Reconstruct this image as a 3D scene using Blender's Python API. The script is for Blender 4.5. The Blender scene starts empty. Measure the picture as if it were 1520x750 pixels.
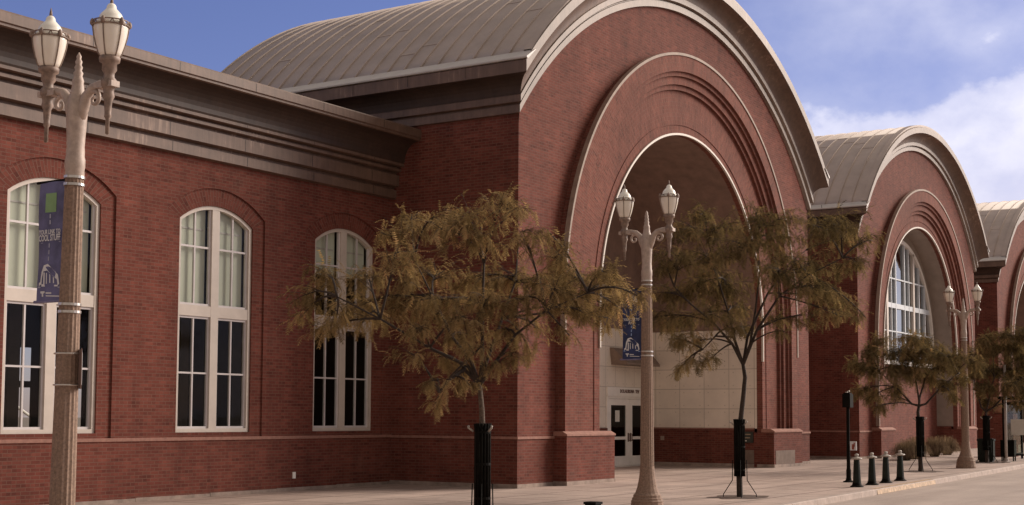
import bpy, bmesh, math, random
import numpy as np
from mathutils import Vector, Matrix
PI = math.pi
sc = bpy.context.scene
COL = sc.collection
R_ = math.radians

# ------------------------------------------------------------------ materials
def new_mat(name):
    m = bpy.data.materials.new(name); m.use_nodes = True
    nt = m.node_tree; nt.nodes.clear()
    out = nt.nodes.new('ShaderNodeOutputMaterial')
    b = nt.nodes.new('ShaderNodeBsdfPrincipled')
    nt.links.new(b.outputs[0], out.inputs[0])
    return m, nt, b, out

def N(nt, t, **kw):
    n = nt.nodes.new(t)
    for k, v in kw.items():
        if k in n.inputs: n.inputs[k].default_value = v
        else: setattr(n, k, v)
    return n

def noise(nt, vec, scale, detail=4, rough=.55, dim='3D'):
    n = N(nt, 'ShaderNodeTexNoise', Scale=scale, Detail=detail, Roughness=rough)
    nt.links.new(vec, n.inputs['Vector']); return n.outputs['Fac']

def ramp(nt, fac, stops):
    r = nt.nodes.new('ShaderNodeValToRGB'); e = r.color_ramp.elements
    while len(e) < len(stops): e.new(.5)
    for i, (p, c) in enumerate(stops):
        e[i].position = p; e[i].color = (c[0], c[1], c[2], 1) if not isinstance(c, (int, float)) else (c, c, c, 1)
    nt.links.new(fac, r.inputs[0]); return r.outputs[0]

def mix(nt, fac, a, b, mode='MIX'):
    m = nt.nodes.new('ShaderNodeMix'); m.data_type = 'RGBA'; m.blend_type = mode
    for sock, v in ((m.inputs[0], fac), (m.inputs[6], a), (m.inputs[7], b)):
        if isinstance(v, (int, float)): sock.default_value = v
        elif isinstance(v, tuple): sock.default_value = (v[0], v[1], v[2], 1)
        else: nt.links.new(v, sock)
    return m.outputs[2]

def math_n(nt, op, a, b=None):
    m = nt.nodes.new('ShaderNodeMath'); m.operation = op
    for s, v in ((m.inputs[0], a), (m.inputs[1], b)):
        if v is None: continue
        if isinstance(v, (int, float)): s.default_value = v
        else: nt.links.new(v, s)
    return m.outputs[0]

def bump(nt, bsdf, h, strength, dist):
    b = N(nt, 'ShaderNodeBump', Strength=strength, Distance=dist)
    nt.links.new(h, b.inputs['Height']); nt.links.new(b.outputs[0], bsdf.inputs['Normal'])

def simple(name, col, rough=.6, var=.15, scale=6, metal=0, bmp=0, spec=None):
    m, nt, b, o = new_mat(name)
    tc = nt.nodes.new('ShaderNodeTexCoord')
    f = noise(nt, tc.outputs['Object'], scale, 6, .6)
    lo = tuple(c * (1 - var * 1.6) for c in col); hi = tuple(min(1, c * (1 + var * 1.6)) for c in col)
    nt.links.new(ramp(nt, f, [(.3, lo), (.7, hi)]), b.inputs['Base Color'])
    b.inputs['Roughness'].default_value = rough; b.inputs['Metallic'].default_value = metal
    if spec is not None: b.inputs['Specular IOR Level'].default_value = spec
    if bmp:
        f2 = noise(nt, tc.outputs['Object'], scale * 12, 3)
        bump(nt, b, f2, .5, bmp)
    return m

def brick_mat(name, c1, c2, mortar, bw=.203, rh=.0677):
    m, nt, b, o = new_mat(name)
    uv = nt.nodes.new('ShaderNodeUVMap'); uv.uv_map = 'UVMap'
    br = nt.nodes.new('ShaderNodeTexBrick')
    br.offset = .5
    for k, v in (('Scale', 1.0), ('Brick Width', bw), ('Row Height', rh), ('Mortar Size', .0075), ('Mortar Smooth', .15), ('Bias', -.1)):
        br.inputs[k].default_value = v
    br.inputs['Color1'].default_value = (*c1, 1); br.inputs['Color2'].default_value = (*c2, 1); br.inputs['Mortar'].default_value = (*mortar, 1)
    nt.links.new(uv.outputs[0], br.inputs['Vector'])
    tc = nt.nodes.new('ShaderNodeTexCoord')
    n1 = noise(nt, tc.outputs['Object'], .35, 5, .6)
    n2 = noise(nt, tc.outputs['Object'], 2.2, 4, .6)
    # flashed dark bricks: a per-brick value from white noise on the brick cell
    sep = nt.nodes.new('ShaderNodeSeparateXYZ'); nt.links.new(uv.outputs[0], sep.inputs[0])
    row = math_n(nt, 'FLOOR', math_n(nt, 'DIVIDE', sep.outputs[1], rh))
    half = math_n(nt, 'MULTIPLY', math_n(nt, 'FLOORED_MODULO', row, 2.0), .5)
    cell = math_n(nt, 'FLOOR', math_n(nt, 'ADD', math_n(nt, 'DIVIDE', sep.outputs[0], bw), half))
    cmb = nt.nodes.new('ShaderNodeCombineXYZ'); nt.links.new(row, cmb.inputs[0]); nt.links.new(cell, cmb.inputs[1])
    wn = nt.nodes.new('ShaderNodeTexWhiteNoise'); nt.links.new(cmb.outputs[0], wn.inputs[0])
    cellv = ramp(nt, wn.outputs[0], [(0, .70), (.10, .88), (.6, 1.0), (1, 1.16)])
    col = mix(nt, 1.0, br.outputs['Color'], cellv, 'MULTIPLY')
    col = mix(nt, br.outputs['Fac'], col, mortar)
    col = mix(nt, 1.0, col, ramp(nt, n1, [(.3, .82), (.7, 1.15)]), 'MULTIPLY')
    col = mix(nt, 1.0, col, ramp(nt, n2, [(.3, .9), (.7, 1.1)]), 'MULTIPLY')
    mps = nt.nodes.new('ShaderNodeMapping'); mps.inputs['Scale'].default_value = (2.6, 2.6, .16); nt.links.new(tc.outputs['Object'], mps.inputs[0])
    n4 = noise(nt, mps.outputs[0], 1.0, 6, .65)   # rain runs down the wall
    col = mix(nt, 1.0, col, ramp(nt, n4, [(.28, .80), (.5, 1.0), (.74, 1.12)]), 'MULTIPLY')
    # pale efflorescence blooms, sparse
    n3 = noise(nt, tc.outputs['Object'], .8, 6, .65)
    eff = ramp(nt, n3, [(.6, 0.0), (.8, .22)])
    col = mix(nt, eff, col, (.27, .16, .125))
    nt.links.new(col, b.inputs['Base Color'])
    b.inputs['Roughness'].default_value = .88
    b.inputs['Specular IOR Level'].default_value = .25
    inv = math_n(nt, 'SUBTRACT', 1.0, br.outputs['Fac'])
    bump(nt, b, inv, .6, .006)
    return m

def streak_mat(name, col, light, rough=.55, metal=0):
    """weathered sheet cladding with vertical runs of lighter oxide"""
    m, nt, b, o = new_mat(name)
    tc = nt.nodes.new('ShaderNodeTexCoord')
    mp = nt.nodes.new('ShaderNodeMapping'); mp.inputs['Scale'].default_value = (7, 7, .55)
    nt.links.new(tc.outputs['Object'], mp.inputs[0])
    f = noise(nt, mp.outputs[0], 1.6, 6, .65)
    g = noise(nt, tc.outputs['Object'], .7, 5, .6)
    f2 = math_n(nt, 'MULTIPLY', f, g)
    c = ramp(nt, f2, [(.14, tuple(x * .75 for x in col)), (.24, col), (.34, tuple(x * 1.2 for x in col)), (.46, light)])
    h = noise(nt, tc.outputs['Object'], 4, 6, .6)
    c = mix(nt, 1.0, c, ramp(nt, h, [(.3, .85), (.7, 1.12)]), 'MULTIPLY')
    nt.links.new(c, b.inputs['Base Color'])
    b.inputs['Roughness'].default_value = rough; b.inputs['Metallic'].default_value = metal
    bump(nt, b, h, .25, .01)
    return m

def panel_mat(name, col, pw, ph, dots=True):
    m, nt, b, o = new_mat(name)
    uv = nt.nodes.new('ShaderNodeUVMap'); uv.uv_map = 'UVMap'
    sep = nt.nodes.new('ShaderNodeSeparateXYZ'); nt.links.new(uv.outputs[0], sep.inputs[0])
    u = math_n(nt, 'DIVIDE', sep.outputs[0], pw); v = math_n(nt, 'DIVIDE', sep.outputs[1], ph)
    fu = math_n(nt, 'ABSOLUTE', math_n(nt, 'SUBTRACT', math_n(nt, 'FRACT', u), .5))
    fv = math_n(nt, 'ABSOLUTE', math_n(nt, 'SUBTRACT', math_n(nt, 'FRACT', v), .5))
    ju = math_n(nt, 'GREATER_THAN', fu, .5 - .009 / pw); jv = math_n(nt, 'GREATER_THAN', fv, .5 - .009 / ph)
    j = math_n(nt, 'MAXIMUM', ju, jv)
    tc = nt.nodes.new('ShaderNodeTexCoord')
    n1 = noise(nt, tc.outputs['Object'], 1.3, 6, .6)
    wn = nt.nodes.new('ShaderNodeTexWhiteNoise'); cmb = nt.nodes.new('ShaderNodeCombineXYZ')
    nt.links.new(math_n(nt, 'FLOOR', u), cmb.inputs[0]); nt.links.new(math_n(nt, 'FLOOR', v), cmb.inputs[1]); nt.links.new(cmb.outputs[0], wn.inputs[0])
    c = mix(nt, 1.0, tuple(col), ramp(nt, n1, [(.25, .86), (.75, 1.08)]), 'MULTIPLY')
    c = mix(nt, 1.0, c, ramp(nt, wn.outputs[0], [(0, .93), (1, 1.04)]), 'MULTIPLY')
    if dots:
        du = math_n(nt, 'MULTIPLY', math_n(nt, 'ABSOLUTE', math_n(nt, 'SUBTRACT', fu, .33)), pw)
        dv = math_n(nt, 'MULTIPLY', math_n(nt, 'ABSOLUTE', math_n(nt, 'SUBTRACT', fv, .33)), ph)
        d = math_n(nt, 'SQRT', math_n(nt, 'ADD', math_n(nt, 'MULTIPLY', du, du), math_n(nt, 'MULTIPLY', dv, dv)))
        dm = math_n(nt, 'MULTIPLY', math_n(nt, 'LESS_THAN', d, .018), .35)
        j = math_n(nt, 'MAXIMUM', math_n(nt, 'MULTIPLY', j, .5), dm)
    c = mix(nt, j, c, (.13, .09, .07))
    nt.links.new(c, b.inputs['Base Color']); b.inputs['Roughness'].default_value = .7
    bump(nt, b, math_n(nt, 'SUBTRACT', 1.0, j), .4, .006)
    return m

def paving_mat():
    m, nt, b, o = new_mat('concrete_paving')
    tc = nt.nodes.new('ShaderNodeTexCoord')
    br = nt.nodes.new('ShaderNodeTexBrick'); br.offset = 0
    for k, v in (('Scale', 1.0), ('Brick Width', 1.52), ('Row Height', 1.52), ('Mortar Size', .028), ('Mortar Smooth', .3), ('Bias', 0)):
        br.inputs[k].default_value = v
    br.inputs['Color1'].default_value = (.40, .305, .262, 1); br.inputs['Color2'].default_value = (.45, .35, .302, 1); br.inputs['Mortar'].default_value = (.13, .09, .072, 1)
    nt.links.new(tc.outputs['Object'], br.inputs['Vector'])
    mp = nt.nodes.new('ShaderNodeMapping'); mp.inputs['Scale'].default_value = (.35, 1.4, 1); nt.links.new(tc.outputs['Object'], mp.inputs[0])
    n1 = noise(nt, mp.outputs[0], .9, 7, .62)
    n2 = noise(nt, tc.outputs['Object'], 18, 4, .6)
    n3 = noise(nt, tc.outputs['Object'], 1.1, 8, .7)
    c = mix(nt, 1.0, br.outputs['Color'], ramp(nt, n1, [(.3, .74), (.7, 1.2)]), 'MULTIPLY')
    c = mix(nt, 1.0, c, ramp(nt, n2, [(.3, .92), (.7, 1.08)]), 'MULTIPLY')
    c = mix(nt, ramp(nt, n3, [(.54, 0.0), (.70, .5)]), c, (.17, .12, .097))
    nt.links.new(c, b.inputs['Base Color']); b.inputs['Roughness'].default_value = .9
    bump(nt, b, n2, .25, .004)
    return m

def road_mat():
    m, nt, b, o = new_mat('worn_road')
    tc = nt.nodes.new('ShaderNodeTexCoord')
    mp = nt.nodes.new('ShaderNodeMapping'); mp.inputs['Scale'].default_value = (.09, 1.1, 1); nt.links.new(tc.outputs['Object'], mp.inputs[0])
    n1 = noise(nt, mp.outputs[0], 1.4, 6, .6); n2 = noise(nt, tc.outputs['Object'], 30, 3, .6); n3 = noise(nt, tc.outputs['Object'], .5, 7, .65)
    c = ramp(nt, n1, [(.3, (.32, .255, .22)), (.7, (.43, .35, .305))])
    c = mix(nt, 1.0, c, ramp(nt, n2, [(.3, .86), (.7, 1.12)]), 'MULTIPLY')
    c = mix(nt, 1.0, c, ramp(nt, n3, [(.3, .85), (.7, 1.1)]), 'MULTIPLY')
    nt.links.new(c, b.inputs['Base Color']); b.inputs['Roughness'].default_value = .85
    bump(nt, b, n2, .3, .005)
    return m

def glass_mat(name, tint=(.75, .8, .78), refl=.12):
    m, nt, b, o = new_mat(name)
    nt.nodes.remove(b)
    tr = N(nt, 'ShaderNodeBsdfTransparent'); tr.inputs[0].default_value = (*tint, 1)
    gl = N(nt, 'ShaderNodeBsdfGlossy'); gl.inputs['Roughness'].default_value = .02; gl.inputs[0].default_value = (.9, .92, .95, 1)
    lw = N(nt, 'ShaderNodeLayerWeight', Blend=.5)
    fr = math_n(nt, 'ADD', math_n(nt, 'MULTIPLY', math_n(nt, 'POWER', lw.outputs['Facing'], 5.0), .95), .045)
    tc = nt.nodes.new('ShaderNodeTexCoord')
    bp = N(nt, 'ShaderNodeBump', Strength=.12, Distance=.02); nt.links.new(noise(nt, tc.outputs['Object'], 1.3, 2), bp.inputs['Height'])
    nt.links.new(bp.outputs[0], gl.inputs['Normal'])
    mx = N(nt, 'ShaderNodeMixShader')
    f = math_n(nt, 'MULTIPLY', fr, refl)
    f = math_n(nt, 'MINIMUM', f, .9)
    nt.links.new(f, mx.inputs[0]); nt.links.new(tr.outputs[0], mx.inputs[1]); nt.links.new(gl.outputs[0], mx.inputs[2])
    nt.links.new(mx.outputs[0], o.inputs[0])
    return m

def leaf_mat(name, stops):
    m, nt, b, o = new_mat(name)
    nt.nodes.remove(b)
    at = nt.nodes.new('ShaderNodeAttribute'); at.attribute_name = 'tint'
    c = ramp(nt, at.outputs['Fac'], stops)
    d = N(nt, 'ShaderNodeBsdfDiffuse', Roughness=.6); t = N(nt, 'ShaderNodeBsdfTranslucent')
    nt.links.new(c, d.inputs[0])
    c2 = mix(nt, 1.0, c, (1.0, .93, .70), 'MULTIPLY'); nt.links.new(c2, t.inputs[0])
    mx = N(nt, 'ShaderNodeMixShader'); mx.inputs[0].default_value = .42
    nt.links.new(d.outputs[0], mx.inputs[1]); nt.links.new(t.outputs[0], mx.inputs[2]); nt.links.new(mx.outputs[0], o.inputs[0])
    return m

M = {}
M['brick'] = brick_mat('red_brick', (.138, .036, .025), (.182, .054, .038), (.165, .080, .060))
M['brick_arch'] = brick_mat('red_brick_arch', (.160, .048, .034), (.204, .068, .048), (.185, .096, .072))
M['cornice'] = streak_mat('weathered_cornice', (.140, .085, .061), (.36, .25, .19))
M['cornice_pale'] = streak_mat('pale_cornice', (.225, .17, .138), (.42, .345, .29))  # lit copy of the cornice: front-facing brightness put into the colour
M['cove'] = streak_mat('cove_soffit', (.048, .028, .020), (.075, .046, .034))  # cove shade under the overhang put into the colour; also used for joints
M['roof'] = simple('roof_metal', (.43, .352, .308), .6, .07, 1.6, 0, .0)
M['gutter'] = simple('gutter_metal', (.50, .46, .43), .45, .06, 3)
M['trim'] = simple('pale_trim', (.31, .235, .19), .7, .12, 5)
M['bead'] = simple('white_bead', (.55, .49, .43), .5, .04)
M['soffit'] = simple('brown_soffit', (.23, .150, .120), .85, .12, 3)
M['soffit_grey'] = simple('grey_plaster', (.30, .245, .21), .85, .08, 2)
M['panel'] = panel_mat('white_panel', (.80, .71, .61), .85, .62)
M['panel_b'] = panel_mat('white_panel_small', (.80, .71, .61), .62, .62)
M['found'] = simple('foundation_concrete', (.30, .235, .20), .9, .2, 4, 0, .004)
M['sill'] = simple('brick_sill', (.30, .15, .115), .85, .15, 9)
M['cream'] = simple('cream_paint', (.58, .51, .45), .5, .05, 3)
M['white'] = simple('white_paint', (.84, .80, .75), .45, .04, 3)
M['sash'] = simple('sash_paint', (.60, .56, .56), .45, .05, 3)
M['sash_blue'] = simple('cool_white_sash', (.60, .64, .68), .4, .05, 3)
M['glass'] = glass_mat('window_glass', (.80, .82, .78), .26)
M['glass_dark'] = glass_mat('door_glass', (.35, .34, .32), .7)
M['glass_refl'] = glass_mat('reflecting_glass', (.5, .52, .52), 2.2)
M['blind'] = simple('roller_blind', (.74, .76, .68), .8, .04, 1)  # pale blind whose colour also stands in for sky reflected in the panes
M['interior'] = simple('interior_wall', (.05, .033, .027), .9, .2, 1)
M['int_floor'] = simple('interior_floor', (.12, .08, .06), .6, .2, 1)
M['int_column'] = simple('interior_column', (.32, .25, .18), .8, .1, 2)
M['paving'] = paving_mat()
M['road'] = road_mat()
M['kerb'] = simple('kerb_concrete', (.40, .325, .285), .85, .12, 5, 0, .003)
M['yellow'] = simple('worn_yellow_paint', (.43, .30, .19), .7, .25, 9)
M['soil'] = simple('tree_pit_soil', (.085, .05, .036), .95, .3, 9, 0, .01)
M['ground'] = simple('far_ground', (.2, .16, .13), .9, .1, .05)
M['black'] = simple('black_paint', (.007, .006, .005), .7, .25, 8, spec=.08)
M['blackgreen'] = simple('dark_green_paint', (.010, .014, .010), .5, .25, 8, spec=.2)
M['worn'] = simple('worn_metal', (.40, .36, .32), .4, .2, 20)
M['lamp_conc'] = None
M['lamp_paint'] = simple('lamp_painted_metal', (.43, .335, .28), .5, .14, 14, 0, .002)
M['lamp_shaft'] = simple('lamp_fluted_concrete', (.255, .17, .125), .8, .22, 40, 0, .003)
M['lamp_dark'] = simple('lamp_weathered_metal', (.235, .165, .13), .55, .25, 18)
M['steel'] = simple('band_steel', (.62, .58, .54), .28, .1, 8, .7)
M['signback'] = simple('sign_back', (.20, .12, .095), .5, .1, 8)
M['pole_grey'] = simple('pale_pole', (.42, .37, .34), .5, .1, 8)
M['bark'] = simple('bark', (.042, .028, .021), .9, .35, 22, 0, .01)
M['bark_pale'] = simple('pale_bark', (.125, .09, .068), .9, .35, 26, 0, .008)
M['leaf_a'] = leaf_mat('leaf_olive', [(0, (.10, .070, .040)), (.4, (.28, .205, .108)), (.75, (.43, .32, .175)), (1, (.55, .33, .19))])
M['leaf_b'] = leaf_mat('leaf_dark', [(0, (.065, .052, .030)), (.4, (.19, .148, .078)), (.75, (.32, .24, .13)), (1, (.46, .28, .155))])
M['leaf_pale'] = leaf_mat('grass_blade', [(0, (.13, .095, .07)), (.5, (.24, .18, .135)), (1, (.38, .30, .23))])
M['banner_blue'] = simple('banner_navy', (.022, .034, .105), .7, .3, 4)
M['banner_faded'] = simple('banner_faded', (.12, .12, .235), .7, .25, 4)
M['banner_edge'] = simple('banner_edge', (.20, .19, .33), .7, .15, 5)
M['print_white'] = simple('print_white', (.66, .66, .68), .7, .06, 6)
M['print_soft'] = simple('print_soft', (.34, .35, .45), .7, .1, 6)
M['print_green'] = simple('print_green', (.22, .36, .17), .7, .1, 6)
M['print_cyan'] = simple('print_cyan', (.25, .36, .60), .7, .1, 6)
M['letter'] = simple('letter_bronze', (.17, .105, .085), .5, .1, 9)
M['plaque'] = simple('plaque_green', (.016, .020, .014), .4, .2, 9)
M['patch'] = simple('grey_patch_paint', (.175, .125, .10), .85, .12, 6)
M['urn'] = simple('tan_urn', (.31, .185, .12), .85, .15, 5)
M['paper'] = simple('paper', (.66, .64, .58), .8, .04, 5)
M['red'] = simple('print_red', (.30, .07, .05), .7, .1, 5)
M['wedge'] = simple('tan_canopy', (.22, .16, .125), .75, .12, 4)

def lamp_glass():
    m, nt, b, o = new_mat('frosted_globe')
    tc = nt.nodes.new('ShaderNodeTexCoord')
    f = noise(nt, tc.outputs['Object'], 5, 4)
    nt.links.new(ramp(nt, f, [(.3, (.84, .77, .67)), (.7, (.92, .86, .77))]), b.inputs['Base Color'])
    b.inputs['Roughness'].default_value = .22
    b.inputs['Subsurface Weight'].default_value = .25; b.inputs['Subsurface Radius'].default_value = (.05, .05, .04)
    b.inputs['Coat Weight'].default_value = .5; b.inputs['Coat Roughness'].default_value = .08
    return m
M['globe'] = lamp_glass()
M['globe_cap'] = simple('globe_cap_glass', (.90, .87, .78), .25, .05, 5)

# ------------------------------------------------------------------ mesh builder
class MB:
    def __init__(s): s.v = []; s.f = []; s.uv = []; s.mi = []; s.smooth = []
    def face(s, pts, uvs=None, mi=0, smooth=False):
        i = len(s.v); pts = [tuple(p) for p in pts]
        s.v += pts; s.f.append(tuple(range(i, i + len(pts))))
        if uvs is None:
            a, b_, c = Vector(pts[0]), Vector(pts[1]), Vector(pts[2])
            n = (b_ - a).cross(c - b_)
            if n.length < 1e-12 and len(pts) > 3: n = (Vector(pts[2]) - a).cross(Vector(pts[3]) - a)
            n = (abs(n.x), abs(n.y), abs(n.z))
            if n[1] >= n[0] and n[1] >= n[2]: uvs = [(p[0], p[2]) for p in pts]
            elif n[0] >= n[2]: uvs = [(p[1], p[2]) for p in pts]
            else: uvs = [(p[0], p[1]) for p in pts]
        s.uv.append(uvs); s.mi.append(mi); s.smooth.append(smooth)
    def box(s, x0, x1, y0, y1, z0, z1, mi=0, skip=''):
        if x0 > x1: x0, x1 = x1, x0
        if y0 > y1: y0, y1 = y1, y0
        P = lambda a, b_, c: ((x0, x1)[a], (y0, y1)[b_], (z0, z1)[c])
        F = {'f': (P(0,0,0), P(1,0,0), P(1,0,1), P(0,0,1)), 'b': (P(1,1,0), P(0,1,0), P(0,1,1), P(1,1,1)),
             'l': (P(0,1,0), P(0,0,0), P(0,0,1), P(0,1,1)), 'r': (P(1,0,0), P(1,1,0), P(1,1,1), P(1,0,1)),
             't': (P(0,0,1), P(1,0,1), P(1,1,1), P(0,1,1)), 'u': (P(0,1,0), P(1,1,0), P(1,0,0), P(0,0,0))}
        for k, q in F.items():
            if k not in skip: s.face(q, mi=mi)
    def lathe(s, prof, n=20, c=(0, 0), flute=0, smooth=True, mi=0, cap=True):
        rings = []
        for r, z in prof:
            ring = []
            for i in range(n):
                a = 2 * PI * i / n
                rr = r * (1 - flute * (i % 2)) if flute else r
                ring.append((c[0] + rr * math.cos(a), c[1] + rr * math.sin(a), z))
            rings.append(ring)
        for k in range(len(rings) - 1):
            for i in range(n):
                j = (i + 1) % n
                s.face((rings[k][i], rings[k][j], rings[k+1][j], rings[k+1][i]), mi=mi, smooth=smooth)
        if cap:
            s.face(rings[0][::-1], mi=mi); s.face(rings[-1], mi=mi)
    def tube(s, pts, radii, n=8, mi=0, smooth=True, cap=True):
        pts = [Vector(p) for p in pts]
        if isinstance(radii, (int, float)): radii = [radii] * len(pts)
        rings = []; ref = None
        for k, p in enumerate(pts):
            t = (pts[min(k + 1, len(pts) - 1)] - pts[max(k - 1, 0)]).normalized()
            if ref is None:
                ref = t.orthogonal().normalized()
            ref = (ref - t * ref.dot(t))
            ref = ref.normalized() if ref.length > 1e-6 else t.orthogonal().normalized()
            b_ = t.cross(ref)
            rings.append([p + (ref * math.cos(2 * PI * i / n) + b_ * math.sin(2 * PI * i / n)) * radii[k] for i in range(n)])
        for k in range(len(rings) - 1):
            for i in range(n):
                j = (i + 1) % n
                s.face((rings[k][i], rings[k][j], rings[k+1][j], rings[k+1][i]), mi=mi, smooth=smooth)
        if cap: s.face(rings[0][::-1], mi=mi); s.face(rings[-1], mi=mi)
    def strip(s, A, B, uvA=None, uvB=None, mi=0, smooth=False):
        for i in range(len(A) - 1):
            uv = None if uvA is None else (uvA[i], uvA[i+1], uvB[i+1], uvB[i])
            s.face((A[i], A[i+1], B[i+1], B[i]), uv, mi, smooth)
    def build(s, name, mats, parent=None, loc=None, merge=True, tint=None):
        me = bpy.data.meshes.new(name)
        me.from_pydata(s.v, [], s.f)
        uvl = me.uv_layers.new(name='UVMap')
        flat = [c for f in s.uv for p in f for c in (p[0], p[1])]
        uvl.data.foreach_set('uv', flat)
        if not isinstance(mats, (list, tuple)): mats = [mats]
        for m in mats: me.materials.append(m)
        me.polygons.foreach_set('material_index', s.mi)
        me.polygons.foreach_set('use_smooth', s.smooth)
        if merge:
            bm = bmesh.new(); bm.from_mesh(me)
            bmesh.ops.remove_doubles(bm, verts=bm.verts, dist=1e-5)
            bm.to_mesh(me); bm.free()
        me.validate(); me.update()
        o = bpy.data.objects.new(name, me); COL.objects.link(o)
        if parent is not None: o.parent = parent
        if loc is not None: o.location = loc
        return o

def empty(name, loc=(0, 0, 0), rz=0, label=None, cat=None, group=None):
    o = bpy.data.objects.new(name, None); COL.objects.link(o)
    o.location = loc; o.rotation_euler = (0, 0, rz); o.empty_display_size = .2
    tag(o, label, cat, group); return o

def tag(o, label=None, cat=None, group=None, kind=None):
    if label: o['label'] = label
    if cat: o['category'] = cat
    if group: o['group'] = group
    if kind: o['kind'] = kind
    return o

def text_obj(name, txt, size, mat, parent, width=None, extrude=.0015, spacing=1.0):
    """lettering as a real mesh in its local xy plane, centred"""
    cu = bpy.data.curves.new(name, 'FONT'); cu.body = txt; cu.size = size; cu.extrude = extrude
    cu.align_x = 'CENTER'; cu.align_y = 'CENTER'; cu.offset = size * .022; cu.space_character = spacing; cu.resolution_u = 3
    t = bpy.data.objects.new('tmp', cu); COL.objects.link(t)
    dg = bpy.context.evaluated_depsgraph_get(); dg.update()
    me = bpy.data.meshes.new_from_object(t.evaluated_get(dg))
    bpy.data.objects.remove(t); bpy.data.curves.remove(cu)
    me.name = name; me.materials.clear(); me.materials.append(mat)
    o = bpy.data.objects.new(name, me); COL.objects.link(o); o.parent = parent
    if width:
        xs = [v.co.x for v in me.vertices]; w = max(xs) - min(xs); k = width / w
        for v in me.vertices: v.co.x *= k
    return o

def copy_tree(o, parent=None):
    c = o.copy(); COL.objects.link(c)
    if parent is not None: c.parent = parent
    for ch in list(o.children): copy_tree(ch, c)
    return c

def gz(x): return .085 + .006 * x          # the pavement climbs gently along the street
def curb_y(x): return -7.05 + .047 * x

# ------------------------------------------------------------------ camera
CAM = Vector((-27.50, -17.44, 1.70))
yaw, pitch, roll = R_(57.38386), R_(4.193395), R_(.263906)
fw = Vector((math.cos(pitch) * math.sin(yaw), math.cos(pitch) * math.cos(yaw), math.sin(pitch)))
rt = Vector((math.cos(yaw), -math.sin(yaw), 0)); up = rt.cross(fw)
rt2 = rt * math.cos(roll) + up * math.sin(roll); up2 = -rt * math.sin(roll) + up * math.cos(roll)
cam = bpy.data.cameras.new('camera'); co = bpy.data.objects.new('camera', cam); COL.objects.link(co)
cam.sensor_width = 36; cam.sensor_fit = 'HORIZONTAL'; cam.lens = 36 * 2139.456 / 1520
cam.shift_y = (461.38 - 375) / 1520; cam.clip_end = 4000
co.matrix_world = Matrix(((rt2.x, up2.x, -fw.x, CAM.x), (rt2.y, up2.y, -fw.y, CAM.y), (rt2.z, up2.z, -fw.z, CAM.z), (0, 0, 0, 1)))
sc.camera = co

# ------------------------------------------------------------------ ground, road, kerb
b = MB()
S = 1500
b.face([(-S, -S, -2.4), (S, -S, -2.4), (S, S, -2.4), (-S, S, -2.4)])
tag(b.build('ground', M['ground']), kind='structure')
xs = [-90 + 4 * i for i in range(56)]
b = MB()
b.strip([(x, curb_y(x) + .15, gz(x)) for x in xs], [(x, 14, gz(x)) for x in xs])
tag(b.build('pavement', M['paving']), kind='structure')
b = MB()
b.strip([(x, -34, gz(x) - .30) for x in xs], [(x, curb_y(x) - 9, gz(x) - .10) for x in xs])
b.strip([(x, curb_y(x) - 9, gz(x) - .10) for x in xs], [(x, curb_y(x) + .01, gz(x) - .12) for x in xs])
tag(b.build('road', M['road']), kind='structure')
b = MB()
kx = [-90 + 1.5 * i for i in range(148)]
for x0, x1 in zip(kx[:-1], kx[1:]):
    x1 -= .012
    prof = lambda x: [(x, curb_y(x) - .02, gz(x) - .2), (x, curb_y(x), gz(x) - .012), (x, curb_y(x) + .018, gz(x) + .006), (x, curb_y(x) + .16, gz(x) + .006), (x, curb_y(x) + .16, gz(x) - .2)]
    A, B = prof(x0), prof(x1)
    for i in range(4): b.face((A[i], B[i], B[i+1], A[i+1]))
    b.face(A); b.face(B[::-1])
tag(b.build('kerb', M['kerb'], merge=False), kind='structure')
b = MB()   # yellow paint on the kerb top and face beside the bollards
ys = [4.2 + .53 * i for i in range(11)]
b.strip([(x, curb_y(x) + .02, gz(x) + .010) for x in ys], [(x, curb_y(x) + .157, gz(x) + .010) for x in ys])
b.strip([(x, curb_y(x) - .024, gz(x) - .115) for x in ys], [(x, curb_y(x) - .004, gz(x) - .012) for x in ys])
tag(b.build('kerb_marking', M['yellow']), kind='structure')
for tx, ty in ((-10.8, -6.28), (-.13, -5.45), (14.08, -4.86), (22.2, -4.65)):
    b = MB(); n = 28
    rr = [1 + .18 * math.sin(3 * i + tx) * math.sin(1.7 * i) for i in range(n)]
    pts = [(tx + .75 * rr[i] * math.cos(2 * PI * i / n), ty + .55 * rr[i] * math.sin(2 * PI * i / n)) for i in range(n)]
    b.face([(x, y, gz(x) + .005) for x, y in pts])
    tag(b.build('tree_pit', M['soil']), kind='structure')

# ------------------------------------------------------------------ vaulted halls
def arc_pts(cx, cz, r, a0, a1, n): return [(cx + r * math.cos(a0 + (a1 - a0) * i / n), cz + r * math.sin(a0 + (a1 - a0) * i / n)) for i in range(n + 1)]

PROF = [(0, 0), (.09, 0), (.09, .185), (.045, .20), (.045, .228), (.16, .245), (.16, .405), (.125, .43)]
PROF += [(.50 - .36 * math.cos(t), .43 + .37 * math.sin(t)) for t in [PI / 2 * k / 6 for k in range(1, 7)]]
PROF += [(.555, .82), (.555, 1.10), (.50, 1.14)]
PROF_M = [0, 0, 0, 0, 0, 0, 0, 1, 1, 1, 1, 1, 1, 1, 0, 0, 0]   # 1 = cove material

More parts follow.
